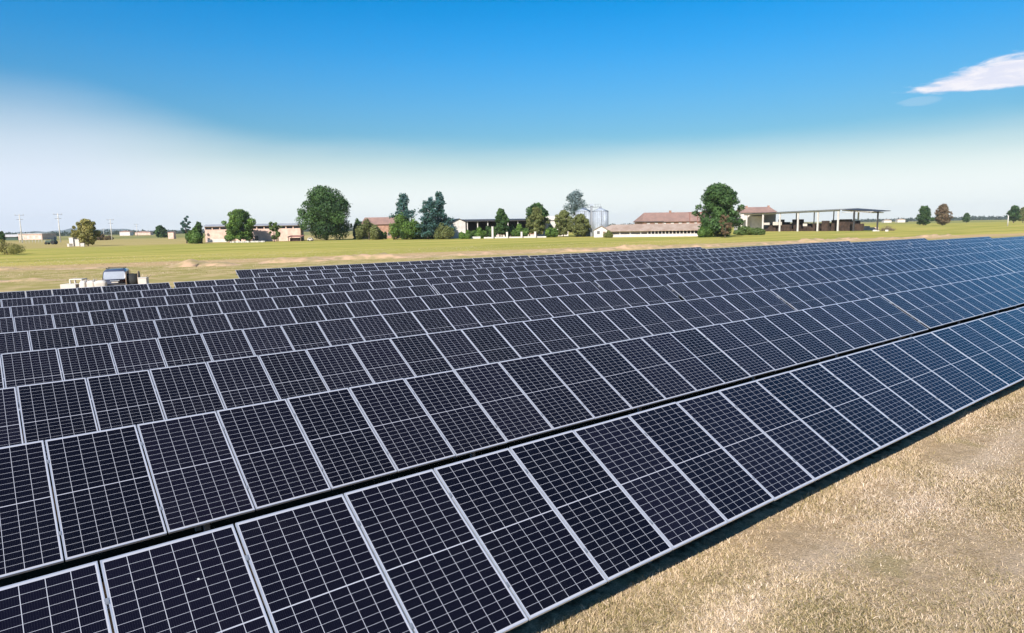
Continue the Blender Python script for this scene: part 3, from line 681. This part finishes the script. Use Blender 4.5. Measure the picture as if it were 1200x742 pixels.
# 2 red roof building behind the shrub
D = 300; B, L = bframe('brick_house', 424, 464, D, D, 'brick house with a brown roof between the largest tree and the left cedar', 'house')
H = hs_(440, 263, D); MB().box(0, L, 0, 9, 0, H).build('wall', MT['brick'], B)
rf = MB(); rt = hs_(440, 254.8, D); rf.slab([(-.5, -.7, H), (L+.5, -.7, H), (L-.6, 4.5, rt), (.6, 4.5, rt)], .15); rf.slab([(.6, 4.5, rt), (L-.6, 4.5, rt), (L+.5, 9.7, H), (-.5, 9.7, H)], .15); rf.build('roof', MT['tile'], B)
for a in (2.2, 8.4, 11.6): window(B, a, a+1.1, 1.2, 2.6)
MB().box(9.9, 10.9, -.08, -.004, 0, 2.2).build('door', MT['white'], B)

# 3 open barn with white gable
D = 275; B, L = bframe('open_barn', 531, 642, D-3, D+6, 'long open barn with a white gable end and dark flat roof edge behind shrubs', 'barn')
H = hs_(580, 259, D); g = 14.5*D/F
gb = MB(); gb.prism([(0, 0), (g, 0), (g, H-.3), (g/2, H+1.0), (0, H-.2)], 0, 12); gb.build('gable_wall', MT['white'], B)
rf = MB(); rf.slab([(-.4, -.5, H-.25), (g/2, -.5, H+1.15), (g/2, 12.5, H+1.15), (-.4, 12.5, H-.25)], .12); rf.slab([(g/2, -.5, H+1.15), (g+.3, -.5, H-.2), (g+.3, 12.5, H-.2), (g/2, 12.5, H+1.15)], .12)
rf.slab([(g+.35, -1, H+.25), (L+1, -1, H+.25), (L+1, 13, H+.9), (g+.35, 13, H+.9)], .45); rf.build('roof', MT['darkmetal'], B)
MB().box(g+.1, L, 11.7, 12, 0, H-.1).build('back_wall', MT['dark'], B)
MB().box(g+1, L, 2.0, 2.15, .0, 1.0).build('rail_wall', MT['white'], B)
n = 8
for i in range(n+1):
    a = g+.6+(L-g-1)*i/n; MB().box(a, a+.35, -.2, .2, 0, H+.05 if i < 1 else H-.1).build('column', MT['white'], B)
r = random.Random(8)
for i in range(7):
    a = g+2+i*4.4; MB().box(a, a+2.2+r.random(), 5, 8, 0, .9+1.3*r.random()).build('stored_bale', MT['hay' if i % 3 else 'brick'], B)
for i in range(4):
    p_, rz = frame_at((577, 594, 611, 627)[i], 258)
    o = MB().box(-.35, .35, -.35, .35, -.1, 2.2 if i else 4.4).box(-.42, .42, -.42, .42, (2.2 if i else 4.4), (2.2 if i else 4.4)+.15).build('gate_pillar', MT['white']); o.location = p_; o.rotation_euler[2] = rz
    tag(o, ['tall slim white pillar before the upright dark tree', 'short white pillar right of the upright dark tree', 'short white pillar below the middle green shrub', 'short white pillar below the olive leaved tree'][i], 'pillar', 'white pillars before the open barn')
B, L = bframe('low_wall', 541, 640, 259, 259, 'low white wall linking the pillars before the open barn', 'wall')
MB().box(0, L*.22, 0, .25, -.1, .75).box(L*.26, L, 0, .25, -.1, .5).build('wall', MT['white'], B)
# small flat white outbuilding
D = 285; B, L = bframe('outbuilding', 637, 666, D, D, 'white flat roofed outbuilding between the olive trees', 'building')
MB().box(0, L, 0, 7, 0, hs_(645, 258.5, D)).build('wall', MT['white'], B); MB().box(-.4, L+.4, -.5, 7.5, hs_(645, 258.4, D), hs_(645, 253.5, D)).build('roof', MT['white'], B)
MB().box(1.5, 4.8, -.06, -.004, 0, 3.1).build('door', MT['dark'], B)

# silos
D = 262
def silo(x, rp, yt, d, label):
    r_ = rp*d/F; p, rz = frame_at(x, d); H = hs_(x, yt+4.5, d); t = empty('silo', p, rz, label, 'silo', 'grain silos beside the farm')
    mb = MB(); mb.tube((0, 0, 0), (0, 0, H), r_, n=40); mb.build('shell', MT['silo'], t)
    mb = MB()
    for i in range(24): a = i*2*math.pi/24; mb.box(-.04+math.cos(a)*(r_+.05), .04+math.cos(a)*(r_+.05), -.04+math.sin(a)*(r_+.05), .04+math.sin(a)*(r_+.05), 0, H)
    mb.build('ribs', MT['steel'], t)
    mb = MB(); mb.tube((0, 0, H+.02), (0, 0, H+1.25), r_+.12, .5, n=40); mb.build('cone_roof', MT['silo'], t)
    MB().tube((0, 0, H+1.2), (0, 0, H+1.6), .5, .4, n=16).build('hatch', MT['steel'], t)
    mb = MB(); mb.box(-.25, -.2, -r_-.25, -r_-.1, 0, H); mb.box(.2, .25, -r_-.25, -r_-.1, 0, H)
    for i in range(int(H/.35)): mb.box(-.2, .2, -r_-.2, -r_-.16, .3+i*.35, .34+i*.35)
    mb.build('ladder', MT['steel'], t); return H
H1 = silo(703.5, 9.3, 243.5, D, 'right hand corrugated silver silo, nearer of the two')
H2 = silo(684, 9.3, 243.5, D+10, 'left hand corrugated silver silo, half hidden by the olive tree')
B, L = bframe('catwalk', 684, 704, D+8, D, 'steel catwalk joining the tops of the two silos', 'catwalk')
mb = MB(); z = H1+1.65; mb.box(-1, L+.3, -.4, .4, z, z+.12); mb.build('deck', MT['steel'], B)
mb = MB()
for i in range(9): mb.box(-1+i*(L+1.2)/8, -.94+i*(L+1.2)/8, -.42, -.36, z+.12, z+1.1)
mb.box(-1, L+.3, -.42, -.37, z+1.1, z+1.16); mb.build('railing', MT['steel'], B)
B, L = bframe('elevator_shaft', 692, 694.5, D+2, D+2, 'narrow grey elevator shaft between the silos', 'elevator')
MB().box(0, L, 0, .8, 0, H1+2.2).build('shaft', MT['steel'], B)
MB().box(-.3, L+.3, -.3, 1.1, H1+2.2, H1+3.0).build('head', MT['silo'], B)

# long tiled byre with white colonnade
D = 246; B, L = bframe('tiled_byre', 702, 823, D, D-10, 'long low byre with weathered tiled roof and a row of white pillars', 'barn')
H = hs_(760, 270, D); rt = hs_(760, 262.8, D+5)
a0 = 4.5
MB().box(0, L, 1.6, 9, 0, H+.1).build('wall', MT['white'], B)
MB().box(L*.47, L-.3, 1.5, 1.59, 1.0, H-.15).build('shade_sheet', MT['dark'], B)  # dark sheet on the wall stands in for shade behind the pillars
MB().box(0, L, -.05, .2, -.1, .95).build('low_front_wall', MT['white'], B)
for i in range(30):
    a = i*(L-.3)/29
    if a > L*.45 or i % 3 == 0: MB().box(a, a+.3, -.1, .25, .955, H-.02).build('pillar', MT['white'], B)
rf = MB(); rf.slab([(-.6, -.9, H-.05), (L+.6, -.9, H-.05), (L-.2, 4.5, rt), (4, 4.5, rt)], .18); rf.slab([(4, 4.5, rt+.003), (L-.2, 4.5, rt+.003), (L+.6, 9.9, H-.05), (-.6, 9.9, H-.05)], .18); rf.build('roof', MT['tilepale'], B)
# end house of the byre
B, L = bframe('end_house', 696, 712, D-2, D-3, 'small pale gabled house at the left end of the byre', 'house')
H = hs_(704, 269, D); 
gb = MB(); gb.prism([(0, 0), (L, 0), (L, H-.2), (L*.55, H+1.2), (0, H-.2)], 0, 5.5); gb.build('wall', MT['white'], B)
rf = MB(); rf.slab([(-.4, -.4, H-.25), (L*.55, -.4, H+1.35), (L*.55, 6, H+1.35), (-.4, 6, H-.25)], .12); rf.slab([(L*.55, -.4, H+1.35), (L+.3, -.4, H-.25), (L+.3, 6, H-.25), (L*.55, 6, H+1.35)], .12); rf.build('roof', MT['tilepale'], B)
window(B, 1.2, 2.1, 1.2, 2.3); MB().box(3.3, 4.3, -.07, -.004, 0, 2.1).build('door', MT['wood'], B)

# red roofed house behind the byre
D = 285; B, L = bframe('red_roof_house', 753, 832, D, D+5, 'large farmhouse with a red tiled roof rising behind the byre', 'house')
H = hs_(790, 259.5, D); rt = hs_(790, 249, D+5)
MB().box(0, L, 0, 10, 0, H).build('wall', MT['brick'], B)
rf = MB(); rf.slab([(-.5, -.7, H), (L+.5, -.7, H), (L+.5, 5, rt), (2.5, 5, rt)], .18); rf.slab([(2.5, 5, rt+.003), (L+.5, 5, rt+.003), (L+.5, 10.7, H), (-.5, 10.7, H)], .18); rf.slab([(-.5, 10.7, H), (-.5, -.7, H), (2.5, 5, rt+.001), (2.49, 5, rt+.001)], .1)
roof = rf.build('roof', MT['tile'], B); MB().box(14, 14.8, 4.4, 5.2, rt-.3, rt+.8).build('chimney', MT['brick'], roof)
for i in range(7): window(B, 2+i*3.6, 3.2+i*3.6, H-1.6, H-.5, fm='white', gm='white')
# lean-to porch with thin frame to its right
B, L = bframe('farm_porch', 745, 778, D-12, D-12, 'dark flat porch roof on thin posts before the red roofed house', 'porch')
z = hs_(760, 259.5, D-12); MB().box(0, L, 0, 3, z-.25, z).build('roof', MT['darkmetal'], B)
for i in range(4): MB().box(i*(L-.2)/3, i*(L-.2)/3+.15, 0, .15, 0, z-.25).build('post', MT['wood'], B)
D2 = 275; B, L = bframe('roof_frame', 808, 835, D2, D2, 'bare rusty frame of a roof beside the large dark tree', 'frame')
z = hs_(815, 250, D2); mb = MB(); 
for i in range(4): mb.box(i*L/3, i*L/3+.25, 0, .25, 0, z)
mb.build('uprights', MT['rust'], B); MB().box(-.5, L+.5, -.1, .3, z, z+.4).build('beam', MT['rust'], B)

# building behind the shed
D = 345; B, L = bframe('tiled_house', 868, 909, D, D, 'house with a salmon tiled roof peeping over the left of the open shed', 'house')
H = hs_(888, 249, D); rt = hs_(888, 243, D+5); MB().box(0, L, 0, 10, 0, H).build('wall', MT['white'], B)
rf = MB(); rf.slab([(-.5, -.7, H), (L+.5, -.7, H), (L-1.5, 5, rt), (1, 5, rt)], .2); rf.slab([(1, 5, rt+.003), (L-1.5, 5, rt+.003), (L+.5, 10.7, H), (-.5, 10.7, H)], .2); roof = rf.build('roof', MT['tile'], B)
for a in (4, 15.5): MB().box(a, a+.9, 4.4, 5.3, rt-.3, rt+.7).build('chimney', MT['brick'], roof)

# 4 open shed, white posts, thin dark roof
d0, d1 = 338, 303
B, L = bframe('open_shed', 872, 984, d0, d1, 'long open sided shed with white posts and a thin dark roof, full of bales', 'shed')
H = hs_(984, 247.5, d1); H0 = hs_(872, 252.5, d0)
def hz_(f): return H0+(H-H0)*f
posts = [877, 896, 916, 937, 960, 984]
for i, px_ in enumerate(posts):
    f = (px_-872)/112; f = f*d0/(f*d0+(1-f)*d1) if False else f
    a = L*(0.03, .215, .40, .59, .79, .985)[i]
    MB().box(a-.32, a+.32, -.3, .3, -.1, hz_(a/L)-.1).build('post', MT['white'], B)
    MB().box(a-.2, a+.2, 16.7, 17.1, -.1, hz_(a/L)+.4).build('post', MT['white'], B)
mb = MB(); mb.add([(0, -.15, H0-.1), (L, -.15, H-.1), (L, .15, H-.1), (0, .15, H0-.1), (0, -.15, H0+.5), (L, -.15, H+.5), (L, .15, H+.5), (0, .15, H0+.5)], [(0,3,2,1),(4,5,6,7),(0,1,5,4),(1,2,6,5),(2,3,7,6),(3,0,4,7)])
mb.build('front_beam', MT['white'], B)
EX = 12.0
rf = MB(); rf.slab([(-1, -1.2, H0+.75), (L+.5, -1.2, H+.8), (L+.5, 18, H+1.3), (-1, 18, H0+1.3)], .22)
rf.slab([(L+.5, -1.2, H+.803), (L+EX+3, 2, H-.6), (L+EX+3, 18, H-.2), (L+.5, 18, H+1.303)], .22); rf.build('roof', MT['darkmetal'], B)
mb = MB()
for i in range(11):
    a = L+.6+i*EX/10; mb.box(a, a+.12, .5, 16, H-.05-i*.12, H+.35-i*.12)
mb.box(L+.5, L+EX+2, .5, .7, H-.75, H-.55); mb.build('trusses', MT['white'], B)
for a, yy in ((L+6.8, -1.5), (L+4.5, 9), (L+13.2, 8)): MB().box(a-.28, a+.28, yy-.28, yy+.28, -.1, H-.2).build('post', MT['white' if a < L+6 else 'darkmetal'], B)
MB().box(-2, L*.12, 9, 9.3, 0, H0-.6).build('end_wall', MT['white'], B)
MB().box(L*.05, L-1, 17.2, 17.5, 0, 3.6).build('back_wall', MT['hay'], B)
r = random.Random(12)
for i in range(9):
    a = L*.36+(L+1-L*.36)*i/9; MB().box(a, a+(L+1-L*.36)/9-.06, 9, 12, -.1, 3.2+r.random()*1.1).build('stack_of_bales', MT['hay'], B, .12)
for i in range(30):
    a = L*.14+(L+4-L*.14)*(i+r.random())/30; yy = 3+r.random()*10; ww = 2+r.random()*3; hh = 1.4+r.random()*4.4
    MB().box(a, a+ww, yy, yy+2.2, -.1, hh).build('stack_of_bales', MT['hay'], B, .12)
for a, ww, z0, z1 in ((L*.30, 4.5, 3.0, 4.6), (L*.62, 2.0, 2.4, 3.6), (L*.2, 3, 3.2, 4.3)): MB().box(a, a+ww, 2.2, 2.5, z0, z1).build('white_tarp', MT['whitebag'], B)
o = MB().box(-1.4, 1.4, -.4, .4, -.1, .35).box(-1.1, .2, -.3, .3, .355, .6).build('white_block', MT['white'], None, .05); o.location = gp(1027, dep(1027, 271)); o.rotation_euler[2] = -.6; tag(o, 'white block lying left of the brushwood heap', 'block', 'white blocks by the brushwood heap')
o = MB().box(-.5, .5, -.5, .5, -.1, .7).build('white_block', MT['white'], None, .12); o.location = gp(1040, dep(1040, 271.3)); tag(o, 'small white block at the foot of the brushwood heap', 'block', 'white blocks by the brushwood heap')
o = MB().box(0, 9, 0, 2.5, -.1, 1.3).box(1.5, 5, .3, 2, 1.305, 2.0).build('brick_pile', MT['pinkwall'], None, .08); o.location = gp(1008, 318); o.rotation_euler[2] = math.atan2(RH.y, RH.x); tag(o, 'pile of pinkish bricks under the right end of the open shed', 'brick pile')
for i, (x, hh) in enumerate(((1036, 4), (1052, 5))):
    B, L = bframe('distant_house', x, x+9, 1250, 1250, ['far off white house just right of the open shed roof', 'far off pale house left of the dark pointed tree'][i], 'house')
    MB().box(0, L, 0, 8, 0, hh).build('wall', MT['white'], B); MB().prism([(-.4, hh), (L+.4, hh), (L/2, hh+2)], -.4, 8.4).build('roof', MT['tilepale'], B)

# ------------------------------------------------------------------ poles and small field objects
def power_pole(x, yt, d, label, arm=True):
    p, rz = frame_at(x, d); h = hs_(x, yt, d); t = empty('power_pole', p, rz+.5, label, 'power pole', 'power poles across the left plain')
    MB().tube((0, 0, -.3), (0, 0, h), .30, .2, n=12).build('pole', MT['concrete'], t)
    if arm:
        for z in (h-.5, h-2.6): MB().box(-1.9 if z > h-1 else -1.4, 1.9 if z > h-1 else 1.4, -.1, .1, z-.12, z+.12).build('crossarm', MT['steel'], t)
        for a in (-1.7, 0, 1.7): MB().tube((a, 0, h-.38), (a, 0, h-.38+.5), .12, .07, n=8).build('insulator', MT['concrete'], t)
power_pole(25, 251.5, 340, 'leftmost power pole, a plain slim one with one small crossarm')
power_pole(70, 250.5, 340, 'tallest power pole with two crossarms, second from the left')
power_pole(130.5, 257, 400, 'third power pole from the left')
power_pole(160.5, 262.5, 640, 'short distant power pole right of the third one')
power_pole(121.5, 268, 800, 'tiny distant power pole between the ochre tree and the third pole')
p, rz = frame_at(1181.5, dep(1181.5, 265)); t = empty('white_pole', p, rz, 'short white marker pole left of the tree at the right edge', 'pole')
h = 12*dep(1181.5, 265)/F; MB().tube((0, 0, -.2), (0, 0, h), .28, .26, n=12).build('shaft', MT['white'], t); MB().tube((0, 0, h), (0, 0, h+.25), .34, .2, n=12).build('cap', MT['white'], t)
# leaning stake and log by the cedars
p, rz = frame_at(481, 272); t = empty('leaning_stake', p, rz, 'pale leaning stake in front of the left cedar', 'stake'); MB().tube((0, 0, -.2), (-.9, 0, 2.5), .25, .2, n=8).build('stake', MT['concrete'], t)
p, rz = frame_at(496, 272); t = empty('felled_log', p, rz, 'dark felled log lying in the grass below the cedars', 'log'); MB().tube((-5, 0, .25), (4.5, .3, .3), .35, .25, n=10).build('log', MT['bark'], t)
# fence of small stakes at the left field edge
B, L = bframe('wire_fence', 22, 52, 330, 325, 'low wire fence of pale stakes at the far left', 'fence')
for i in range(9): MB().tube((i*L/8, 0, -.1), (i*L/8, 0, 1.5), .07, n=6).build('stake', MT['concrete'], B)
MB().box(0, L, -.02, .02, 1.25, 1.29).box(0, L, -.02, .02, .7, .74).build('wire', MT['steel'], B)
# rubble strip before the barn
for i, (x0, x1) in enumerate(((268, 298), (297, 307))):
    B, L = bframe('rubble_heap', x0, x1, 255, 255, ['low heap of pale rubble under the bushy tree', 'short heap of pale rubble right of the bushy tree'][i], 'rubble', 'rubble before the pink barn')
    mb = MB(); r = random.Random(i)
    for k in range(60): a = r.random()*L; s_ = .12+.22*r.random(); b = r.gauss(0, .5); mb.box(a, a+s_*2, b, b+s_*1.6, -.05, s_+.25*r.random())
    mb.build('stones', MT['concrete'], B)
# white boxes (hives) by the ochre tree
for i, (x, yb, wp, hp) in enumerate(((80.5, 289, 5, 3.5), (84.5, 288.5, 6, 10), (90.5, 288.5, 5, 8), (95.5, 288.8, 4, 4), (91.5, 288.2, 2.2, 10.5))):
    d = dep(x, yb); s_ = d/F; p, rz = frame_at(x, d); a, h = wp*s_/2, hp*s_
    t = empty('white_crate', p, rz+.3*(i-2), ['low white crate at the left of the stack by the ochre tree', 'tall white crate stack, second from the left by the ochre tree', 'pinkish white crate stack in the middle by the ochre tree', 'small low white crate nearest the ochre tree', 'narrow upright white crate behind the pinkish one'][i], 'crate', 'white crates beside the ochre tree')
    MB().box(-a, a, -a*.8, a*.8, -.05, h*.93).build('body', MT['whitebag'] if i % 2 == 0 else MT['white'], t, .04); MB().box(-a-.06, a+.06, -a*.8-.06, a*.8+.06, h*.93+.003, h).build('lid', MT['whitebag'], t)
# tractor far left
d = dep(59, 286.5); p, rz = frame_at(59, d); t = empty('tractor', p, rz, 'dark green tractor standing between the left power poles', 'tractor')
MB().box(-2.2, .2, -.5, .5, .8, 1.7).build('bonnet', MT['greenpaint'], t, .08); mb = MB(); mb.prism([(.2, .8), (1.9, .8), (1.7, 2.0), (.5, 2.0)], -.75, .75); mb.build('cab_base', MT['greenpaint'], t)
mb = MB(); mb.prism([(.45, 2.0), (1.7, 2.0), (1.6, 2.9), (.55, 2.9)], -.7, .7); mb.build('cab_glass', MT['glassdark'], t); MB().box(.35, 1.8, -.8, .8, 2.905, 3.05).build('roof', MT['greenpaint'], t, .04)
for x_, rr in ((-1.7, .5), (1.2, .85)):
    for s_ in (-.9, .9): MB().tube((x_, s_-.2, rr), (x_, s_+.2, rr), rr, n=20).build('wheel', MT['rubber'], t)

# ------------------------------------------------------------------ van behind the array
p = gp(129, 52.5); t = empty('parked_van', (p.x, p.y, 0), math.atan2(p.y, p.x)-math.pi/2-R(7), 'slate grey van seen from behind with its side door open, parked behind the panels', 'van')
# local: rear at y=0 facing the viewer, front at y=+4.6, x to the right
t.scale = (.97, 1, .93)
def loft(secs, name, m, parent, smooth=True):
    """secs: list of (y, [(x,z)...]) rings with equal count"""
    vs = []; fs = []; n = len(secs[0][1])
    for y, ring_ in secs:
        for x_, z_ in ring_: vs.append((x_, y, z_))
    for i in range(len(secs)-1):
        for j in range(n): fs.append((i*n+j, i*n+(j+1)%n, (i+1)*n+(j+1)%n, (i+1)*n+j))
    fs.append(tuple(range(n))); fs.append(tuple(reversed([(len(secs)-1)*n+j for j in range(n)])))
    me = bpy.data.meshes.new(name); me.from_pydata(vs, [], fs); me.materials.append(m)
    bm = bmesh.new(); bm.from_mesh(me); bmesh.ops.recalc_face_normals(bm, faces=bm.faces); bmesh.ops.bevel(bm, geom=[e for e in bm.edges if e.calc_length() > .15], offset=.025, segments=2, affect='EDGES'); bm.to_mesh(me); bm.free()
    me.polygons.foreach_set('use_smooth', [True]*len(me.polygons))
    return link(name, me, parent)
def sec(hw, zt, zb=.28, tuck=.12):
    zs = .98; top = max(zt, zs+.02)
    return [(-hw*.94, zb), (hw*.94, zb), (hw, .55), (hw, zs), (hw-tuck*(top-zs)/.95, top-.12), (hw-tuck*(top-zs)/.95-.14, top), (-hw+tuck*(top-zs)/.95+.14, top), (-hw+tuck*(top-zs)/.95, top-.12), (-hw, zs), (-hw, .55)]
loft([(0, sec(.82, 1.0)), (.06, sec(.88, 1.05)), (.34, sec(.90, 1.66)), (.6, sec(.90, 1.76)), (1.4, sec(.90, 1.80)), (2.7, sec(.90, 1.76)), (3.5, sec(.90, 1.25)), (4.3, sec(.86, 1.02)), (4.6, sec(.78, .85))], 'body', MT['vanpaint'], t)
def quadplate(pts, th_, name, m, parent):
    a, b, c = [Vector(q) for q in pts[:3]]; n = (b-a).cross(c-a).normalized()*th_; k = len(pts)
    vs = [tuple(Vector(q)+n) for q in pts]+[tuple(Vector(q)-n) for q in pts]
    me = bpy.data.meshes.new(name); me.from_pydata(vs, [], [tuple(range(k)), tuple(reversed(range(k, 2*k)))]+[(i, i+k, (i+1)%k+k, (i+1)%k) for i in range(k)]); me.materials.append(m); return link(name, me, parent)
quadplate([(-.70, .030, .98), (.70, .030, .98), (.79, .070, 1.10), (.74, .265, 1.54), (.64, .285, 1.60), (-.64, .285, 1.60), (-.74, .265, 1.54), (-.79, .070, 1.10)], .03, 'rear_window', MT['vanglass'], t)
MB().box(-.88, .88, -.10, .06, .30, .58).build('bumper', MT['darkmetal'], t, .03)
MB().box(-.24, .24, -.012, .02, .66, .76).build('number_plate', MT['whitebag'], t)
MB().box(-.34, .34, -.03, .03, .82, .87).build('tailgate_trim', MT['alu'], t)
for s_ in (-1, 1): MB().box(min(s_*.76, s_*.87), max(s_*.76, s_*.87), -.02, .08, .72, .94).build('tail_light', MT['redlens'], t, .015)
for yy in (.75, 3.75):
    for s_ in (-1, 1):
        wv = MB().tube((s_*.72, yy, .33), (s_*.91, yy, .33), .33, n=24).build('wheel', MT['rubber'], t, .02); MB().tube((s_*.90, yy, .33), (s_*.922, yy, .33), .20, n=16).build('rim', MT['alu'], wv)
for s_ in (-1, 1):
    for y0, y1 in ((.5, 1.35), (2.45, 3.0)): quadplate([(s_*.902, y0, 1.08), (s_*.902, y1, 1.08), (s_*.85, y1-.05, 1.52), (s_*.85, y0+.08, 1.52)], .01, 'side_window', MT['glassdark'], t)
quadplate([(.905, 1.42, .45), (.905, 2.40, .45), (.905, 2.40, 1.1), (.84, 2.36, 1.60), (.84, 1.46, 1.60), (.905, 1.42, 1.1)], .008, 'door_opening', MT['dark'], t)
dr = quadplate([(1.0, .55, .42), (1.0, 1.5, .42), (1.0, 1.5, 1.1), (.93, 1.45, 1.62), (.93, .60, 1.62), (1.0, .55, 1.1)], .025, 'sliding_door', MT['darkmetal'], t); quadplate([(1.03, .66, 1.12), (1.03, 1.4, 1.12), (.97, 1.36, 1.66), (.97, .70, 1.66)], .01, 'door_window', MT['glassdark'], dr)
mb = MB()
for s_ in (-.62, .62): mb.box(s_-.02, s_+.02, .6, 2.6, 1.82, 1.86)
for yy in (.8, 2.2): mb.box(-.66, .66, yy-.03, yy+.03, 1.862, 1.90)
mb.build('roof_rack', MT['darkmetal'], t)
for s_ in (-1, 1): MB().box(min(s_*.9, s_*1.1), max(s_*.9, s_*1.1), 2.95, 3.05, 1.05, 1.25).build('wing_mirror', MT['darkmetal'], t, .02)
# dark shrub-like cable bundle / open front door to the right of the van
def on(x, d): q = gp(x, d); return (q.x, q.y, 0)
rzv = math.atan2(RH.y, RH.x)
t2 = empty('cable_drum', on(151, 53), rzv+.4, 'dark cable drum standing on edge right of the van', 'cable drum')
MB().tube((-.45, 0, .75), (-.38, 0, .75), .75, n=28).build('flange', MT['wood'], t2); MB().tube((.38, 0, .75), (.45, 0, .75), .75, n=28).build('flange', MT['wood'], t2); MB().tube((-.38, 0, .75), (.38, 0, .75), .55, n=28).build('cable', MT['rubber'], t2)
t2 = empty('wheelbarrow', on(157.5, 53.5), rzv, 'dark upright wheelbarrow right of the cable drum', 'wheelbarrow')
MB().prism([(-.35, .35), (.3, .35), (.5, .9), (-.55, .9)], -.3, .3).build('tray', MT['darkmetal'], t2, .02); MB().tube((-.5, -.05, .2), (-.5, .05, .2), .2, n=18).build('wheel', MT['rubber'], t2)
mb = MB(); mb.tube((-.5, 0, .2), (.9, -.25, 1.1), .02, n=6); mb.tube((-.5, 0, .2), (.9, .25, 1.1), .02, n=6); mb.build('handles', MT['wood'], t2)
t2 = empty('white_box', on(163, 52), rzv+.2, 'white box at the right of the van beside the wheelbarrow', 'box'); MB().box(-.3, .3, -.3, .3, 0, 1.0).build('body', MT['whitebag'], t2, .02); MB().box(-.32, .32, -.32, .32, 1.003, 1.06).build('lid', MT['whitebag'], t2)
for i, x in enumerate((93, 101.5, 112)):
    t2 = empty('white_sack', on(x, 51.5), rzv+.2*i, ['left of three bulging white sacks beside the van, by the white frame', 'middle of the three white sacks beside the van', 'widest white sack, right against the van'][i], 'sack', 'white sacks left of the van')
    bm = bmesh.new(); bmesh.ops.create_icosphere(bm, subdivisions=4, radius=1); wx = (.26, .30, .42)[i]
    for v in bm.verts:
        x_, y_, z_ = v.co; e = .45; v.co = Vector((math.copysign(abs(x_)**e, x_)*wx, math.copysign(abs(y_)**e, y_)*.38, .46+math.copysign(abs(z_)**e, z_)*.46*(1 if z_ < 0 else .95+.05*math.cos(6*x_))))
        v.co.x *= 1+.06*math.sin(7*v.co.z+i); v.co.y *= 1+.05*math.sin(5*v.co.z+2*i)
    me = bpy.data.meshes.new('bag'); bm.to_mesh(me); bm.free(); me.materials.append(MT['whitebag']); me.polygons.foreach_set('use_smooth', [True]*len(me.polygons)); link('bag', me, t2)
    for s_ in (-1, 1):
        mb = MB(); mb.tube((s_*wx*.7, -.2, .88), (s_*wx*.6, 0, 1.02), .018, n=6); mb.tube((s_*wx*.6, 0, 1.02), (s_*wx*.7, .2, .88), .018, n=6); mb.build('loop', MT['whitebag'], t2)
t2 = empty('folding_table', on(86, 52.5), rzv, 'white open table like stand left of the sacks', 'stand')
MB().box(-.5, .5, -.35, .35, .92, 1.0).build('top', MT['whitebag'], t2)
for a, b in ((-.46, -.3), (.46, -.3), (-.46, .3), (.46, .3)): MB().box(a-.05, a+.05, b-.05, b+.05, 0, .92).build('leg', MT['whitebag'], t2)
t2 = empty('white_pallet', on(78, 52), rzv, 'low white pallet at the far left of the things beside the van', 'pallet')
mb = MB()
for i in range(6): mb.box(-.6, .6, -.5+i*.17, -.38+i*.17, .60, .64)
mb.build('deck', MT['whitebag'], t2)
for b in (-.5, 0, .42): MB().box(-.6, .6, b, b+.09, .0, .597).build('runner', MT['whitebag'], t2)

# ------------------------------------------------------------------ far mountains, faint
def hills(name, x0, x1, d, hm, seed, label):
    r = random.Random(seed); n = 70; vs = []; fs = []; ph = [r.random()*6 for _ in range(5)]
    for i in range(n):
        x = x0+(x1-x0)*i/(n-1); f = math.sin(math.pi*i/(n-1))**.5; h = hm*f*(.6+.22*math.sin(i*.17+ph[0])+.12*math.sin(i*.5+ph[1])+.06*math.sin(i*1.3+ph[2]))
        a = gp(x, d*.93); b = gp(x, d); c = gp(x, d*1.1); vs += [(a.x, a.y, -2), (b.x, b.y, h), (c.x, c.y, -2)]
    for i in range(n-1): k = i*3; fs += [(k, k+3, k+4, k+1), (k+1, k+4, k+5, k+2)]
    me = bpy.data.meshes.new(name); me.from_pydata(vs, [], fs); me.materials.append(MT['hill']); me.polygons.foreach_set('use_smooth', [True]*len(fs)); tag(link(name, me), label, None, None, 'structure')
MT['hill'] = mat('wooded_hill', (.07, .10, .08), .95, var=.3, scale=.003)
hills('hills', -60, 240, 5800, 50, 3, 'faint far hills on the left horizon')

# ------------------------------------------------------------------ haze
HAZE = 1
if HAZE:
    hm = bpy.data.materials.new('haze'); hm.use_nodes = True; t = NT(hm.node_tree); t.n.clear()
    v = t.new('ShaderNodeVolumePrincipled'); v.inputs['Color'].default_value = (.90, .95, 1.0, 1); v.inputs['Density'].default_value = .00007; v.inputs['Anisotropy'].default_value = 0.0
    o = t.new('ShaderNodeOutputMaterial'); t.l.new(v.outputs[0], o.inputs['Volume'])
    ob = MB().box(-7100, 7100, -2600, 7100, -4, 130).build('haze', hm); tag(ob, 'thin bluish haze over the plain', None, None, 'stuff')
